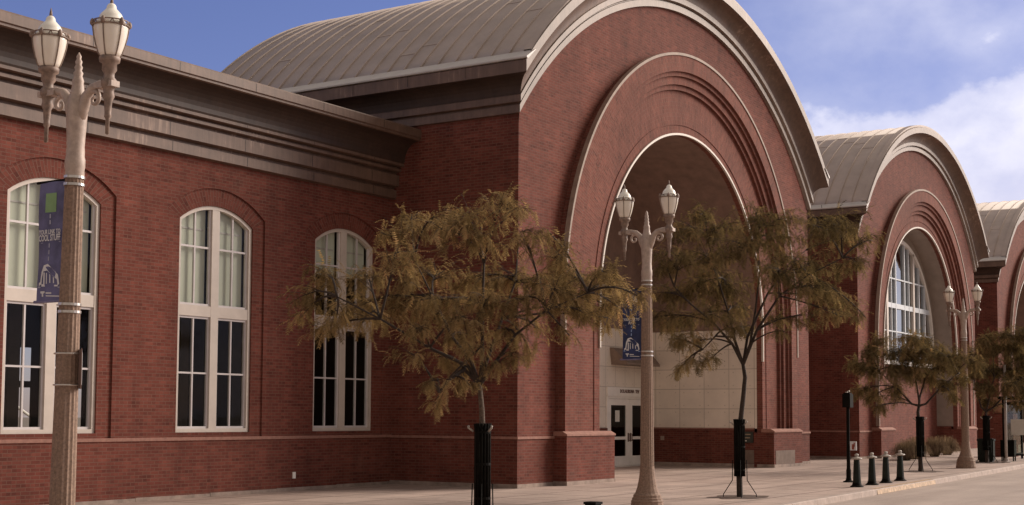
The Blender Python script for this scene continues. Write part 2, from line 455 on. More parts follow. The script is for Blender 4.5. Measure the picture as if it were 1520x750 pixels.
def hall(p):
    cx, hw, A0, ze, k = p['cx'], p['hw'], p['apex'], p['eave'], p['k']
    zs, Ro, Rr, L = p['zs'], p['Ro'], p['Rr'], p['L']
    x0, x1 = cx - hw, cx + hw; zb = -.5
    root = empty('arched_hall', (0, 0, 0), 0, p['label'], 'building', 'vaulted brick halls along the street')
    def circ(o, h):
        az = A0 + h * k; ez = ze + h * p['ke']; dx = hw + o; s = az - ez
        Rr_ = (dx * dx + s * s) / (2 * s); return Rr_, az - Rr_, math.asin(dx / Rr_)
    # --- brick shell
    w = MB(); Rh = Rr - .25
    R0, c0, a0 = circ(0, 0)
    nseg = 128
    inn, outr = [], []
    for i in range(nseg + 1):
        th = PI - PI * i / nseg
        dx, dz = math.cos(th), math.sin(th)
        inn.append((cx + Rh * dx, 0, zs + Rh * dz))
        tmax = hw / abs(dx) if abs(dx) > 1e-6 else 1e9
        # intersection with the gable arc
        ox, oz = 0, zs - c0
        B = dz * oz; Cq = oz * oz - R0 * R0; t2 = -B + math.sqrt(max(0, B * B - Cq))
        t = min(tmax, t2)
        outr.append((cx + t * dx, 0, zs + t * dz))
    # corner points where the gable arc meets the vertical edge
    w.strip(inn, outr)
    for sgn in (-1, 1):
        q = [(cx + sgn * Rh, 0, zb), (cx + sgn * hw, 0, zb), (cx + sgn * hw, 0, zs), (cx + sgn * Rh, 0, zs)]
        w.face(q if sgn > 0 else q[::-1])
    for X, s in ((x0, -1), (x1, 1)):
        q = [(X, L, zb), (X, 0, zb), (X, 0, ze + .25), (X, L, ze + .25)]
        w.face(q if s < 0 else q[::-1])
    # back gable
    bp = [(x0, L, zb)] + [(cx + R0 * math.sin(-a0 + 2 * a0 * i / 48), L, c0 + R0 * math.cos(-a0 + 2 * a0 * i / 48)) for i in range(49)] + [(x1, L, zb)]
    w.face(bp[::-1])
    w.build('wall', M['brick'], root)
    # --- sill band and concrete footing
    for sg in (-1, 1):
        X = x0 if sg < 0 else x1; g = gz(X)
        xi = cx + sg * (Rr + .1)
        q = MB(); q.box(min(X + sg * .03, xi), max(X + sg * .03, xi), -.03, 0, 1.185, 1.245); q.box(min(X, X + sg * .03), max(X, X + sg * .03), 0, L, 1.185, 1.245); q.build('sill_band', M['sill'], root)
        o = .018
        q = MB(); q.box(min(X + sg * o, xi), max(X + sg * o, xi), -o, 0, -.4, g + .09); q.box(min(X, X + sg * o), max(X, X + sg * o), 0, L, -.4, g + .09); q.build('footing', M['found'], root)
    # --- stepped brick arch ring
    prof = [(Rr, .02), (Rr, -.26), (Rr - .46, -.26), (Rr - .46, -.19), (Rr - .58, -.19), (Rr - .58, -.12), (Rr - .72, -.12), (Rr - .72, -.12),
            (Rr - .80, -.12), (Rr - .80, -.05), (Rr - .94, -.05), (Rr - .94, .03), (Ro + .30, .03), (Ro + .30, .012), (Ro + .27, .012), (Ro + .27, .03), (Ro, .03), (Ro, .22)]
    def sweep(mb, prof, za, n=96, mi=0):
        cum = [0]
        for a, c in zip(prof[:-1], prof[1:]): cum.append(cum[-1] + math.hypot(c[0] - a[0], c[1] - a[1]))
        rm = sum(q[0] for q in prof) / len(prof)
        for j in range(len(prof) - 1):
            lines = []
            for (r, y) in (prof[j], prof[j + 1]):
                P = [(cx - r, y, za + (zs - za) * i / 4) for i in range(4)]
                P += [(cx + r * math.cos(PI - PI * i / n), y, zs + r * math.sin(PI - PI * i / n)) for i in range(n + 1)]
                P += [(cx + r, y, zs - (zs - za) * i / 4) for i in range(1, 5)]
                lines.append(P)
            sv = [za + (zs - za) * i / 4 for i in range(4)] + [zs + rm * PI * i / n for i in range(n + 1)] + [zs + rm * PI + (zs - za) * i / 4 for i in range(1, 5)]
            mb.strip(lines[0], lines[1], [(cum[j], v) for v in sv], [(cum[j + 1], v) for v in sv], mi)
    r = MB(); sweep(r, prof, zb); r.build('arch_ring', M['brick_arch'], root)
    t = MB(); sweep(t, [(Rr + .002, -.15), (Rr + .045, -.15), (Rr + .05, -.285), (Rr - .02, -.285), (Rr - .02, -.262)], p.get('trim_z', zs - .8)); t.build('arch_hood', M['trim'], root)
    t = MB(); sweep(t, [(Ro + .045, .029), (Ro + .045, -.012), (Ro - .012, -.012), (Ro - .012, .05)], zs - 1.0); t.build('arch_bead', M['bead'], root)
    # pier bases with sloped brick sill
    for sgn in (-1, 1):
        q = MB(); xa, xb = cx + sgn * (Rr + .10), cx + sgn * (Ro - .06)
        if xa > xb: xa, xb = xb, xa
        g = gz((xa + xb) / 2)
        q.box(xa, xb, -.36, .30, zb, 1.245)
        q.build('pier_base', M['brick'], root)
        q = MB()
        A = [(xa - .015, -.385, 1.245), (xb + .015, -.385, 1.245), (xb + .015, -.385, 1.285), (xa - .015, -.385, 1.285), (xa - .015, -.255, 1.355), (xb + .015, -.255, 1.355), (xa - .015, .05, 1.355), (xb + .015, .05, 1.355), (xa - .015, .05, 1.245), (xb + .015, .05, 1.245)]
        for f in ((0, 1, 2, 3), (3, 2, 5, 4), (4, 5, 7, 6), (0, 3, 4, 6, 8), (1, 9, 7, 5, 2), (0, 8, 9, 1)): q.face([A[i] for i in f])
        q.build('pier_sill', M['sill'], root)
        q = MB(); q.box(xa - .012, xb + .012, -.375, .2, -.4, g + .09); q.build('pier_footing', M['found'], root)
    # --- cornice: gable sweep and two eaves, each with a cove
    gb, gc_ = MB(), MB(); n = 72
    rows = []
    for (o, h) in PROF:
        Rq, cq, aq = circ(o, h)
        rows.append([(cx + Rq * math.sin(-aq + 2 * aq * i / n), -o, cq + Rq * math.cos(-aq + 2 * aq * i / n)) for i in range(n + 1)])
    for j in range(len(PROF) - 1):
        (gc_ if PROF_M[j] else gb).strip(rows[j], rows[j + 1], smooth=bool(PROF_M[j]))
    gb.build('gable_cornice', M['cornice_pale'], root)
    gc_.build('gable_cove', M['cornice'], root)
    for X, s in ((x0, -1), (x1, 1)):
        eb, ec = MB(), MB()
        rows = [[(X + s * o, -o, ze + h * p['ke']), (X + s * o, L, ze + h * p['ke'])] for o, h in PROF]
        for j in range(len(PROF) - 1): (ec if PROF_M[j] else eb).strip(rows[j], rows[j + 1])
        # sheet joints in the cornice
        yj = 1.1
        while yj < L:
            for o0, h0, h1 in ((.075, .01, .18), (.156, .26, .40), (.561, .83, 1.09)):
                xx = X + s * o0
                eb.face([(xx, yj, ze + h0), (xx, yj + .018, ze + h0), (xx, yj + .018, ze + h1), (xx, yj, ze + h1)], mi=1)
            yj += 1.65
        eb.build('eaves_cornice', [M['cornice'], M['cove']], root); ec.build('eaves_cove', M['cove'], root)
    # joints on the gable cornice
    gj = MB()
    Rq, cq, aq = circ(.15, .33)
    # --- gutter strips
    zt = ze + 1.14 * p['ke']
    hr_z = ze + 1.40 * p['ke']; hr = hw + .22
    for X, s in ((x0, -1), (x1, 1)):
        gq = MB()
        P = [(X + s * .53, zt - .012), (X + s * .59, zt - .004), (X + s * .59, zt + .03), (X + s * .24, hr_z), (X + s * .18, hr_z + .02)]
        gq.strip([(x, -.59, z) for x, z in P], [(x, L, z) for x, z in P]) if False else None
        for i in range(len(P) - 1):
            gq.face([(P[i][0], -.585, P[i][1]), (P[i][0], L, P[i][1]), (P[i+1][0], L, P[i+1][1]), (P[i+1][0], -.585, P[i+1][1])])
        gq.face([(x, -.585, z) for x, z in P])
        gq.build('gutter', M['gutter'], root)
    # --- barrel roof with standing seams
    az = A0 + 1.17 * k; ez = hr_z - .01; sg = az - ez; RR = (hr * hr + sg * sg) / (2 * sg); cz = az - RR; aa = math.asin(hr / RR)
    rb = MB(); n = 72; yf = -.50
    arc = lambda y, d=0: [(cx + (RR + d) * math.sin(-aa + 2 * aa * i / n), y, cz + (RR + d) * math.cos(-aa + 2 * aa * i / n)) for i in range(n + 1)]
    rb.strip(arc(yf), arc(L), smooth=True)
    Rq, cq, aq = circ(.50, 1.14)
    edge = [(cx + Rq * math.sin(-aq + 2 * aq * i / n), -.50, cq + Rq * math.cos(-aq + 2 * aq * i / n)) for i in range(n + 1)]
    rb.strip(edge, arc(yf))
    rb.strip(arc(yf, .045), arc(yf + .22, .05)); rb.strip(arc(yf), arc(yf, .045)); rb.strip(arc(yf + .22, .05), arc(yf + .22))
    y = yf + .62; rnd = random.Random(p['seed'])
    def circ_arc(y, d): return arc(y, d)
    while y < L:
        rb.strip(arc(y - .009, .0), arc(y - .007, .034)); rb.strip(arc(y - .007, .034), arc(y + .007, .034)); rb.strip(arc(y + .007, .034), arc(y + .009, 0))
        # staggered cross laps between seams
        for th in [] if y + .47 > L else np.arange(-aa + .05 + rnd.random() * .5, aa, .62):
            t2 = th + .004
            for d0, d1, ta, tb in ((.0, .012, th, th), (.012, .012, th, t2), (.012, 0.0, t2, t2 + .003)):
                pa = lambda yy, dd, t: (cx + (RR + dd) * math.sin(t), yy, cz + (RR + dd) * math.cos(t))
                rb.face([pa(y + .02, d0, ta), pa(y + .47, d0, ta), pa(y + .47, d1, tb), pa(y + .02, d1, tb)])
        y += .5
    rb.strip(arc(L), [(a, L, zz - .3) for a, _, zz in arc(L)])
    rb.build('roof', M['roof'], root)
    # --- niche
    D = p['D']
    v = MB(); n = 64
    A = [(cx + Ro * math.cos(PI - PI * i / n), .20, zs + Ro * math.sin(PI - PI * i / n)) for i in range(n + 1)]
    B = [(x, D, z) for x, _, z in A]
    v.strip(A, B, smooth=True)
    v.build('soffit', M[p['soffit']], root)
    xl, xr = cx - Ro, cx + Ro; zw = 1.36
    if p['type'] == 'door':
        for X, s in ((xl, 1), (xr, -1)):
            j = MB(); j.face([(X, .22, zw), (X, D, zw), (X, D, zs), (X, .22, zs)], [(.22 - .30, .015), (D - .30, .015), (D - .30, zs - zw + .015), (.22 - .30, zs - zw + .015)])
            j.build('panel_cladding', M['panel'], root)
        for X, s in ((xl, 1), (xr, -1)):
            wq = MB(); wq.box(X, X + s * .05, .30, D, -.4, zw - .03)
            wq.box(X, X + s * .07, .30, D, zw - .03, zw + .012, 1)
            wq.box(X, X + s * .062, .30, D, -.4, gz(X) + .10, 2)
            wq.build('wainscot', [M['brick'], M['sill'], M['found']], root)
        # back wall with opening for the doors
        dx0, dx1, dt = p['door']
        gd = gz(12.6)
        bw = MB()
        def uvf(pts): return [(a - dx0 + .03, c - 2.62) for a, _, c in pts]
        def q(xa, xb, za, zb_):
            P = [(xa, D, za), (xb, D, za), (xb, D, zb_), (xa, D, zb_)]; bw.face(P, uvf(P))
        q(xl, dx0, zw, zs); q(dx0, dx1, dt, zs); q(dx1, xr, zw, zs) if dx1 < xr - .01 else None
        bw.build('rear_panels', M['panel_b'], root)
        tw = MB(); P = [(xl, D, zs)] + [(cx + Ro * math.cos(PI - PI * i / n), D, zs + Ro * math.sin(PI - PI * i / n)) for i in range(1, n)] + [(xr, D, zs)]
        tw.face(P); tw.build('tympanum', M['soffit'], root)
        bw2 = MB(); bw2.box(xl, dx0, D - .05, D, -.4, zw); bw2.build('rear_wainscot', M['brick'], root)
        # doors
        hd = MB(); hd.box(dx0, dx1, D - .05, D + .02, 2.37, 2.615); hd.box(dx0, dx1, D - .07, D + .02, 2.335, 2.37); hd.box(dx0, dx1, D - .03, D + .1, 2.26, 2.335); hd.build('door_header', M['white'], root)
        tx = text_obj('door_lettering', 'DOLAURUNA  TEV', .15, M['letter'], root, None, .006, 1.0)
        tx.rotation_euler = (PI / 2, 0, 0); tx.location = (dx0 + 1.42, D - .058, 2.49)
        fr = MB(); fr.box(dx0, dx0 + .10, D - .03, D + .1, gd, 2.26); fr.box(dx1 - .10, dx1, D - .03, D + .1, gd, 2.26); fr.box(dx0, dx1, D - .02, D + .12, gd - .1, gd + .02)
        fr.build('door_frame', M['white'], root)
        mid = 12.61
        for a, c_, hs in ((dx0 + .105, mid - .005, 1), (mid + .005, dx1 - .105, -1)):
            d = MB(); st = .20
            d.box(a, a + st, D, D + .05, gd + .03, 2.255); d.box(c_ - st, c_, D, D + .05, gd + .03, 2.255)
            d.box(a + st, c_ - st, D, D + .05, gd + .03, gd + .33); d.box(a + st, c_ - st, D, D + .05, 2.06, 2.255)
            d.box(a + st, c_ - st, D - .03, D + .03, 1.0, 1.09)
            dr = d.build('door', M['white'], root)
            gq = MB(); gq.face([(a + st, D + .03, gd + .33), (c_ - st, D + .03, gd + .33), (c_ - st, D + .03, 2.06), (a + st, D + .03, 2.06)]); gq.build('door_glass', M['glass_dark'], dr)
            hx = c_ - .07 if hs > 0 else a + .07
            hq = MB(); hq.tube([(hx, D - .005, .95), (hx, D - .06, .97), (hx, D - .06, 1.16), (hx, D - .005, 1.18)], .014, 6); hq.box(hx - .035, hx + .035, D - .012, D, .93, 1.2); hq.build('handle', M['letter'], dr)
        # lobby behind the doors
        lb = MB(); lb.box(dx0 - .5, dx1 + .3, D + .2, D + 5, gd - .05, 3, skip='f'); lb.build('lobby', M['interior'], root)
        for bb in ((11.6, 12.2, D + 2.2, D + 2.6, gd, 1.25), (12.9, 13.6, D + 2.8, D + 3.2, gd, 1.5), (11.9, 12.05, D + 1.2, D + 1.3, gd, .62)):
            lq = MB(); lq.box(*bb); lq.build('lobby_desk', M['int_column'], root)
        pp = MB(); pp.box(11.72, 12.0, D + .015, D + .02, 1.55, 1.90); pp.build('door_notice', M['paper'], root)
        # small wedge canopy above the doors
        c2 = MB(); a, e, yb = 11.34, 13.75, D - .003
        P = [(a, yb, 3.82), (e, yb, 3.82), (e, yb - .10, 3.82), (a, yb - .10, 3.82), (a + .10, yb - .55, 3.36), (e - .10, yb - .55, 3.36), (a + .10, yb - .55, 3.30), (e - .10, yb - .55, 3.30), (a + .10, yb, 3.30), (e - .10, yb, 3.30)]
        for f in ((3, 2, 1, 0), (3, 4, 5, 2), (4, 6, 7, 5), (6, 8, 9, 7), (0, 8, 6, 4, 3), (2, 5, 7, 9, 1)): c2.face([P[i] for i in f])
        c2.build('canopy', M['wedge'], root)
        # plaque, outlet and painted-over patches on the brick dado
        pq = MB(); pq.box(xr - .085, xr - .05, .02 + .3, .58 + .3, .92, 1.26); pl = pq.build('plaque', M['plaque'], root)
        ln = MB()
        for zz, ya, yb_ in ((1.175, .40, .78), (1.075, .42, .77)): ln.box(xr - .089, xr - .085, ya, yb_, zz - .018, zz + .018)
        ln.build('plaque_lines', M['int_column'], pl)
        ln = MB(); ln.box(xr - .089, xr - .085, .53, .66, .965, .998); ln.build('plaque_mark', M['paper'], pl)
        pq = MB(); pq.box(xr - .075, xr - .05, 3.38, 3.50, .97, 1.10); pq.build('wall_outlet', M['trim'], root)
        pq = MB(); pq.box(xr - .066, xr - .05, .302, .62, gz(xr) + .11, .70); pq.build('paint_patch', M['patch'], root)
        pq = MB(); pq.box(cx + Ro + .06, cx + Ro + 1.62, -.370, -.36, gz(xr) + .10, .69); pq.build('paint_patch', M['patch'], root)
    else:
        zsill = 3.95
        for X in (xl, xr):
            j = MB(); j.face([(X, .22, zw), (X, D, zw), (X, D, zs), (X, .22, zs)])
            j.build('jamb_plaster', M['soffit_grey'], root)
        for X, s in ((xl, 1), (xr, -1)):
            wq = MB(); wq.box(X, X + s * .04, .30, D, -.4, zw); wq.build('wainscot', M['brick'], root)
        wq = MB(); wq.box(xl, xr, D - .02, D + .2, -.4, zsill - .08)
        wq.build('infill_wall', M['brick'], root)
        wd = empty('window', (0, 0, 0)); wd.parent = root
        Rw = Ro - .38; y0, y1 = D - .06, D + .06
        fm = MB(); n = 64
        # plaster ring between window and vault
        pr = MB()
        A = [(cx + Ro * math.cos(PI - PI * i / n), D, zs + Ro * math.sin(PI - PI * i / n)) for i in range(n + 1)]
        B = [(cx + Rw * math.cos(PI - PI * i / n), D, zs + Rw * math.sin(PI - PI * i / n)) for i in range(n + 1)]
        pr.strip(A, B)
        for s in (-1, 1): pr.face([(cx + s * Rw, D, zsill - .1), (cx + s * Ro, D, zsill - .1), (cx + s * Ro, D, zs), (cx + s * Rw, D, zs)])
        pr.build('window_surround', M['soffit_grey'], root)
        def swp(ra, rb, ya):
            P = lambda r, y: [(cx - r, y, zsill)] + [(cx + r * math.cos(PI - PI * i / n), y, zs + r * math.sin(PI - PI * i / n)) for i in range(n + 1)] + [(cx + r, y, zsill)]
            fm.strip(P(ra, y1), P(ra, ya)); fm.strip(P(ra, ya), P(rb, ya)); fm.strip(P(rb, ya), P(rb, y1))
        swp(Rw, Rw - .16, D - .07)
        fm.box(cx - Rw, cx + Rw, D - .09, y1, zsill - .1, zsill + .06)
        fm.build('frame', M['white'], wd)
        bars = MB()
        for s in (-1, 1):
            thick = MB()
            for dx, wdt, mb in ((1.75, .20, thick), (.58, .09, bars), (2.55, .085, bars), (3.35, .085, bars), (1.15, .05, bars)):
                zt_ = zs + math.sqrt(max(0, (Rw - .1) ** 2 - dx * dx))
                mb.box(cx + s * dx - wdt / 2, cx + s * dx + wdt / 2, D - .05 - (.02 if mb is thick else 0), D + .05, zsill + .06, zt_)
            thick.build('mullion', M['cream'], wd)
        for zz, wdt in ((6.25, .2), (7.35, .05), (5.2, .05)):
            hx = math.sqrt(max(0, (Rw - .1) ** 2 - (zz - zs) ** 2)); bars.box(cx - hx, cx + hx, D - .043, D + .043, zz - wdt / 2, zz + wdt / 2)
        bars.build('glazing_bars', M['sash_blue'], wd)
        g = MB(); P = [(cx - Rw, D + .03, zsill)] + [(cx + Rw * math.cos(PI - PI * i / n), D + .03, zs + Rw * math.sin(PI - PI * i / n)) for i in range(n + 1)] + [(cx + Rw, D + .03, zsill)]
        g.face(P); g.build('pane', M['glass_refl'], wd)
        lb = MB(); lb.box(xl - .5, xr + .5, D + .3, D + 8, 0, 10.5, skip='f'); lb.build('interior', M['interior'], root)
        lb = MB()
        for i in range(7): lb.box(xl + .3 + 1.5 * i, xl + .75 + 1.5 * i, D + 3.5, D + 3.9, 0, 9)
        lb.build('interior_column', M['int_column'], root)
    # link wall set back between this hall and the next
    if p.get('link'):
        lw = MB(); lx = x1 + p['link']
        lw.face([(x1, 6.0, -.4), (lx, 6.0, -.4), (lx, 6.0, 8.2), (x1, 6.0, 8.2)]); lw.face([(x1, 6.0, 8.2), (lx, 6.0, 8.2), (lx, L, 8.4), (x1, L, 8.4)])
        lw.build('link_wall', M['brick'], root)
    return root

HALL1 = hall(dict(cx=9.0, hw=9.0, apex=12.97, eave=8.62, k=.94, ke=.97, zs=4.42, Ro=5.15, Rr=7.32, L=10.2, D=3.85, type='door', soffit='soffit', door=(11.12, 14.15, 2.615), seed=3, link=4.9,
     label='largest brick vaulted hall with white double doors and a pale panelled wall inside its arch'))
hall(dict(cx=30.75, hw=7.85, apex=12.52, eave=8.33, k=.80, ke=.82, zs=4.5, Ro=4.92, Rr=6.42, L=10.2, D=.95, type='window', soffit='soffit_grey', seed=5, link=4.25, trim_z=1.4,
     label='middle brick vaulted hall with a tall arched multi-pane window behind the grasses'))
hall(dict(cx=50.55, hw=7.85, apex=12.15, eave=8.2, k=.80, ke=.85, zs=4.4, Ro=4.92, Rr=6.42, L=10.2, D=3.2, type='window', soffit='soffit', seed=7, trim_z=1.4,
     label='farthest brick vaulted hall, cut off by the right edge of the photo'))

# ------------------------------------------------------------------ low brick wing
WY = 3.6
def wing():
    XL = -26.0
    root = empty('brick_wing', (0, 0, 0), 0, 'low brick wing with tall arched windows and deep flat cornice left of the largest hall', 'building')
    wins = [(-19.38, -17.26), (-15.23, -13.11), (-11.08, -8.96), (-6.93, -4.81), (-2.78, -.66)]
    zsill, zsp, zap = 1.35, 5.65, 6.0
    hwid = 1.06; rise = zap - zsp; RA = (hwid ** 2 + rise ** 2) / (2 * rise); cA = zap - RA
    hh = hwid + .34; RH = RA + .36; cH = cA; zhs = cH + math.sqrt(RH * RH - hh * hh)
    w = MB(); ztop = 7.0
    na = 20
    def hood(cx): return [(cx + hh * (-1 + 2 * i / na), cH + math.sqrt(RH * RH - (hh * (-1 + 2 * i / na)) ** 2)) for i in range(na + 1)]
    def opn(cx): return [(cx + hwid * (-1 + 2 * i / na), cA + math.sqrt(RA * RA - (hwid * (-1 + 2 * i / na)) ** 2)) for i in range(na + 1)]
    xprev = XL
    rc = .035
    for a, c in wins:
        cx = (a + c) / 2
        w.face([(xprev, WY, 1.25), (cx - hh, WY, 1.25), (cx - hh, WY, ztop), (xprev, WY, ztop)])
        H = hood(cx); O = opn(cx)
        w.strip([(x, WY, z) for x, z in H], [(x, WY, ztop) for x, z in H])
        # recessed surround
        full_H = [(cx - hh, 1.25)] + H + [(cx + hh, 1.25)]
        full_O = [(cx - hwid, 1.25)] + O + [(cx + hwid, 1.25)]
        w.strip([(x, WY, z) for x, z in full_H], [(x, WY + rc, z) for x, z in full_H])
        sl = 0
        # voussoirs: radial brick uv along the arch
        for i in range(na):
            h0, h1, o0, o1 = H[i], H[i+1], O[i], O[i+1]
            sarc = RA * (2 * math.asin(hwid / RA)) / na
            w.face([(h0[0], WY + rc, h0[1]), (h1[0], WY + rc, h1[1]), (o1[0], WY + rc, o1[1]), (o0[0], WY + rc, o0[1])], [(.36, i * sarc), (.36, (i + 1) * sarc), (0, (i + 1) * sarc), (0, i * sarc)])
        for s in (-1, 1):
            w.face([(cx + s * hh, WY + rc, 1.25), (cx + s * hwid, WY + rc, 1.25), (cx + s * hwid, WY + rc, zsp), (cx + s * hh, WY + rc, H[0][1])])
        w.face([(cx - hwid, WY + rc, 1.25), (cx + hwid, WY + rc, 1.25), (cx + hwid, WY + rc, zsill), (cx - hwid, WY + rc, zsill)])
        w.strip([(x, WY + rc, max(z, zsill)) for x, z in full_O], [(x, WY + .22, max(z, zsill)) for x, z in full_O])
        xprev = cx + hh
    w.face([(xprev, WY, 1.25), (-.0, WY, 1.25), (-.0, WY, ztop), (xprev, WY, ztop)])
    w.face([(XL, WY - .02, -.5), (0, WY - .02, -.5), (0, WY - .02, 1.19), (XL, WY - .02, 1.19)])
    w.face([(XL, WY + 9, -.5), (XL, WY, -.5), (XL, WY, 8.3), (XL, WY + 9, 8.3)])
    w.build('wall', M['brick'], root)
    s = MB(); s.box(XL, 0, WY - .045, WY + .06, 1.19, 1.255); s.build('sill_band', M['sill'], root)
    s = MB(); 
    for i in range(13):
        xa = XL + 2 * i; s.box(xa, xa + 1.99, WY - .045, WY + .1, -.5, gz(xa + 1) + .07)
    s.build('footing', M['found'], root)
    # cornice profile (y offset outwards, z)
    P = [(0, 6.90), (.12, 6.92), (.12, 7.12), (.05, 7.14), (.05, 7.185), (.20, 7.21), (.20, 7.47), (.12, 7.49), (.12, 7.535), (.26, 7.555), (.26, 7.615), (.19, 7.63), (.19, 7.66), (.34, 7.68), (.34, 7.74)]
    cove = [(.78 - .42 * math.cos(t), 7.78 + .47 * math.sin(t)) for t in [PI / 2 * k / 8 for k in range(9)]]
    P2 = [(.82, 8.27), (.82, 8.31), (.85, 8.33), (.85, 8.50), (.83, 8.53), (.0, 8.62), (-4, 8.62)]
    body, cv = MB(), MB()
    allp = P + cove + P2
    for i in range(len(allp) - 1):
        a, c = allp[i], allp[i + 1]
        mb = cv if len(P) - 1 <= i < len(P) + len(cove) - 1 else body
        xe0 = .0
        mb.face([(XL, WY - a[0], a[1]), (xe0, WY - a[0], a[1]), (xe0, WY - c[0], c[1]), (XL, WY - c[0], c[1])])
    x = -.9
    while x > XL:
        for o, z0, z1, dx in ((.122, 6.93, 7.115, 0), (.202, 7.215, 7.465, .15), (.342, 7.685, 7.735, .25), (.852, 8.335, 8.5, .55)):
            body.box(x - dx - .009, x - dx + .009, WY - o - .001, WY - o + .01, z0, z1, 1)
        x -= 2.14
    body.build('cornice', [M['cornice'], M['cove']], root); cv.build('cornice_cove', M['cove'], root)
    # windows
    yf = WY + .10
    for wi, (a, c) in enumerate(wins):
        cx = (a + c) / 2; O = opn(cx)
        wd = empty('window', (0, 0, 0)); wd.parent = root
        fm = MB()
        def off(d): return [(cx - hwid + d, zsill + d)] + [(cx + (hwid - d) * (-1 + 2 * i / na), cA + math.sqrt((RA - d) ** 2 - ((hwid - d) * (-1 + 2 * i / na)) ** 2)) for i in range(na + 1)] + [(cx + hwid - d, zsill + d)]
        A, B = off(-.002), off(.075)
        A.append(A[0]); B.append(B[0])
        yo = yf - .03
        fm.strip([(x, yo, z) for x, z in A], [(x, yo, z) for x, z in B]); fm.strip([(x, yo, z) for x, z in B], [(x, yf + .1, z) for x, z in B])
        fm.strip([(x, yo + .12, z) for x, z in A], [(x, yo, z) for x, z in A])
        ztop_at = lambda x, d=.0: cA + math.sqrt((RA - d) ** 2 - (x - cx) ** 2)
        fm.box(cx - .105, cx + .105, yf - .025, yf + .1, zsill + .07, ztop_at(cx, .03))
        fm.box(cx - hwid + .07, cx - .105, yf - .022, yf + .1, 3.70, 3.92); fm.box(cx + .105, cx + hwid - .07, yf - .022, yf + .1, 3.70, 3.92)
        fm.build('frame', M['cream'], wd)
        sh = MB()
        for s in (-1, 1):
            xa, xb = sorted((cx + s * .105, cx + s * (hwid - .075)))
            m_ = (xa + xb) / 2; t = .045; y0, y1 = yf + .012, yf + .07
            zl0, zl1 = zsill + .075, 3.70
            sh.box(xa, xa + t, y0, y1, zl0, zl1); sh.box(xb - t, xb, y0, y1, zl0, zl1); sh.box(xa + t, xb - t, y0, y1, zl0, zl0 + t); sh.box(xa + t, xb - t, y0, y1, zl1 - t, zl1)
            sh.box(m_ - .018, m_ + .018, y0 + .01, y1, zl0 + t, zl1 - t); sh.box(xa + t, m_ - .018, y0 + .012, y1, 2.53, 2.566); sh.box(m_ + .018, xb - t, y0 + .012, y1, 2.53, 2.566)
            za = ztop_at(xa if s > 0 else xb, .06)
            zo = ztop_at(xb if s > 0 else xa, .06)
            sh.box(xa, xa + t, y0, y1, 3.92, ztop_at(xa, .05)); sh.box(xb - t, xb, y0, y1, 3.92, ztop_at(xb, .05)); sh.box(xa + t, xb - t, y0, y1, 3.92, 3.92 + t)
            sh.box(m_ - .018, m_ + .018, y0 + .01, y1, 3.92 + t, ztop_at(m_, .05)); sh.box(xa + t, m_ - .018, y0 + .012, y1, 5.10, 5.14); sh.box(m_ + .018, xb - t, y0 + .012, y1, 5.10, 5.14)
        sh.build('glazing_bars', M['sash'], wd)
        g = MB(); g.face([(x, yf + .05, z) for x, z in off(.04)]); g.build('pane', M['glass'], wd)
        bl = MB()
        zb0 = 3.95
        for s in (-1, 1):
            xa, xb = sorted((cx + s * .10, cx + s * (hwid - .07)))
            if wi == 4: zb1 = 5.45
            drop = .0
            m_ = (xa + xb) / 2
            pts = [xa + (xb - .045 - xa) * i / 6 for i in range(7)]
            zlo = 3.93 if wi < 4 else 4.9  # blind by the hall is shorter, shaped to imitate the light falling off
            bl.strip([(x, yf + .14, zlo) for x in pts], [(x, yf + .14, ztop_at(x, .02)) for x in pts])
            bl.box(xa, xb - .11, yf + .125, yf + .135, 5.48, 5.51, 1)
        bl.build('blind', [M['blind'], M['sash']], wd)
    # interior: a long room open to the waterside through its back wall
    it = MB(); y0, y1 = WY + .23, 12.0; zc = 6.6
    holes = [(-17.5, -14.6), (-11.2, -9.4), (-4.32, -3.72), (-2.4, -2.1)]
    xs_ = [XL] + [v for h in holes for v in h] + [-.2]
    for i in range(0, len(xs_), 2): it.face([(xs_[i], y1, -.3), (xs_[i+1], y1, -.3), (xs_[i+1], y1, zc), (xs_[i], y1, zc)])
    for h0, h1 in holes:
        it.face([(h0, y1, -.3), (h1, y1, -.3), (h1, y1, .9), (h0, y1, .9)]); it.face([(h0, y1, 3.35), (h1, y1, 3.35), (h1, y1, zc), (h0, y1, zc)])
        it.box(h0, h1, y1, y1 + .12, 2.36, 2.52)
    it.face([(-.2, y0, -.3), (-.2, y1, -.3), (-.2, y1, zc), (-.2, y0, zc)]); it.face([(XL, y0, zc), (-.2, y0, zc), (-.2, y1, zc), (XL, y1, zc)])
    it.face([(XL, y0, .2), (-.2, y0, .2), (-.2, y1, .2), (XL, y1, .2)], mi=1)
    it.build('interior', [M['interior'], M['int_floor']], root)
    cl = MB()
    for x in (-18.5, -16.0, -13.4, -10.6, -8.15, -5.3, -3.35, -1.3):
        cl.box(x, x + .28, 7.2, 7.5, .2, zc)
    for x0_, x1_, z in ((-10.2, -8.3, 1.1), (-6.0, -5.0, 1.3), (-1.6, -.6, 2.0)): cl.box(x0_, x1_, 6.2, 6.8, z - .12, z); cl.box(x0_ + .1, x0_ + .2, 6.3, 6.7, .2, z); cl.box(x1_ - .2, x1_ - .1, 6.3, 6.7, .2, z)
    cl.build('interior_column', M['int_column'], root)
    o = MB(); o.box(-3.50, -3.41, WY - .045, WY - .02, .33, .47); o.build('wall_outlet', M['white'], root)
    return root
wing()

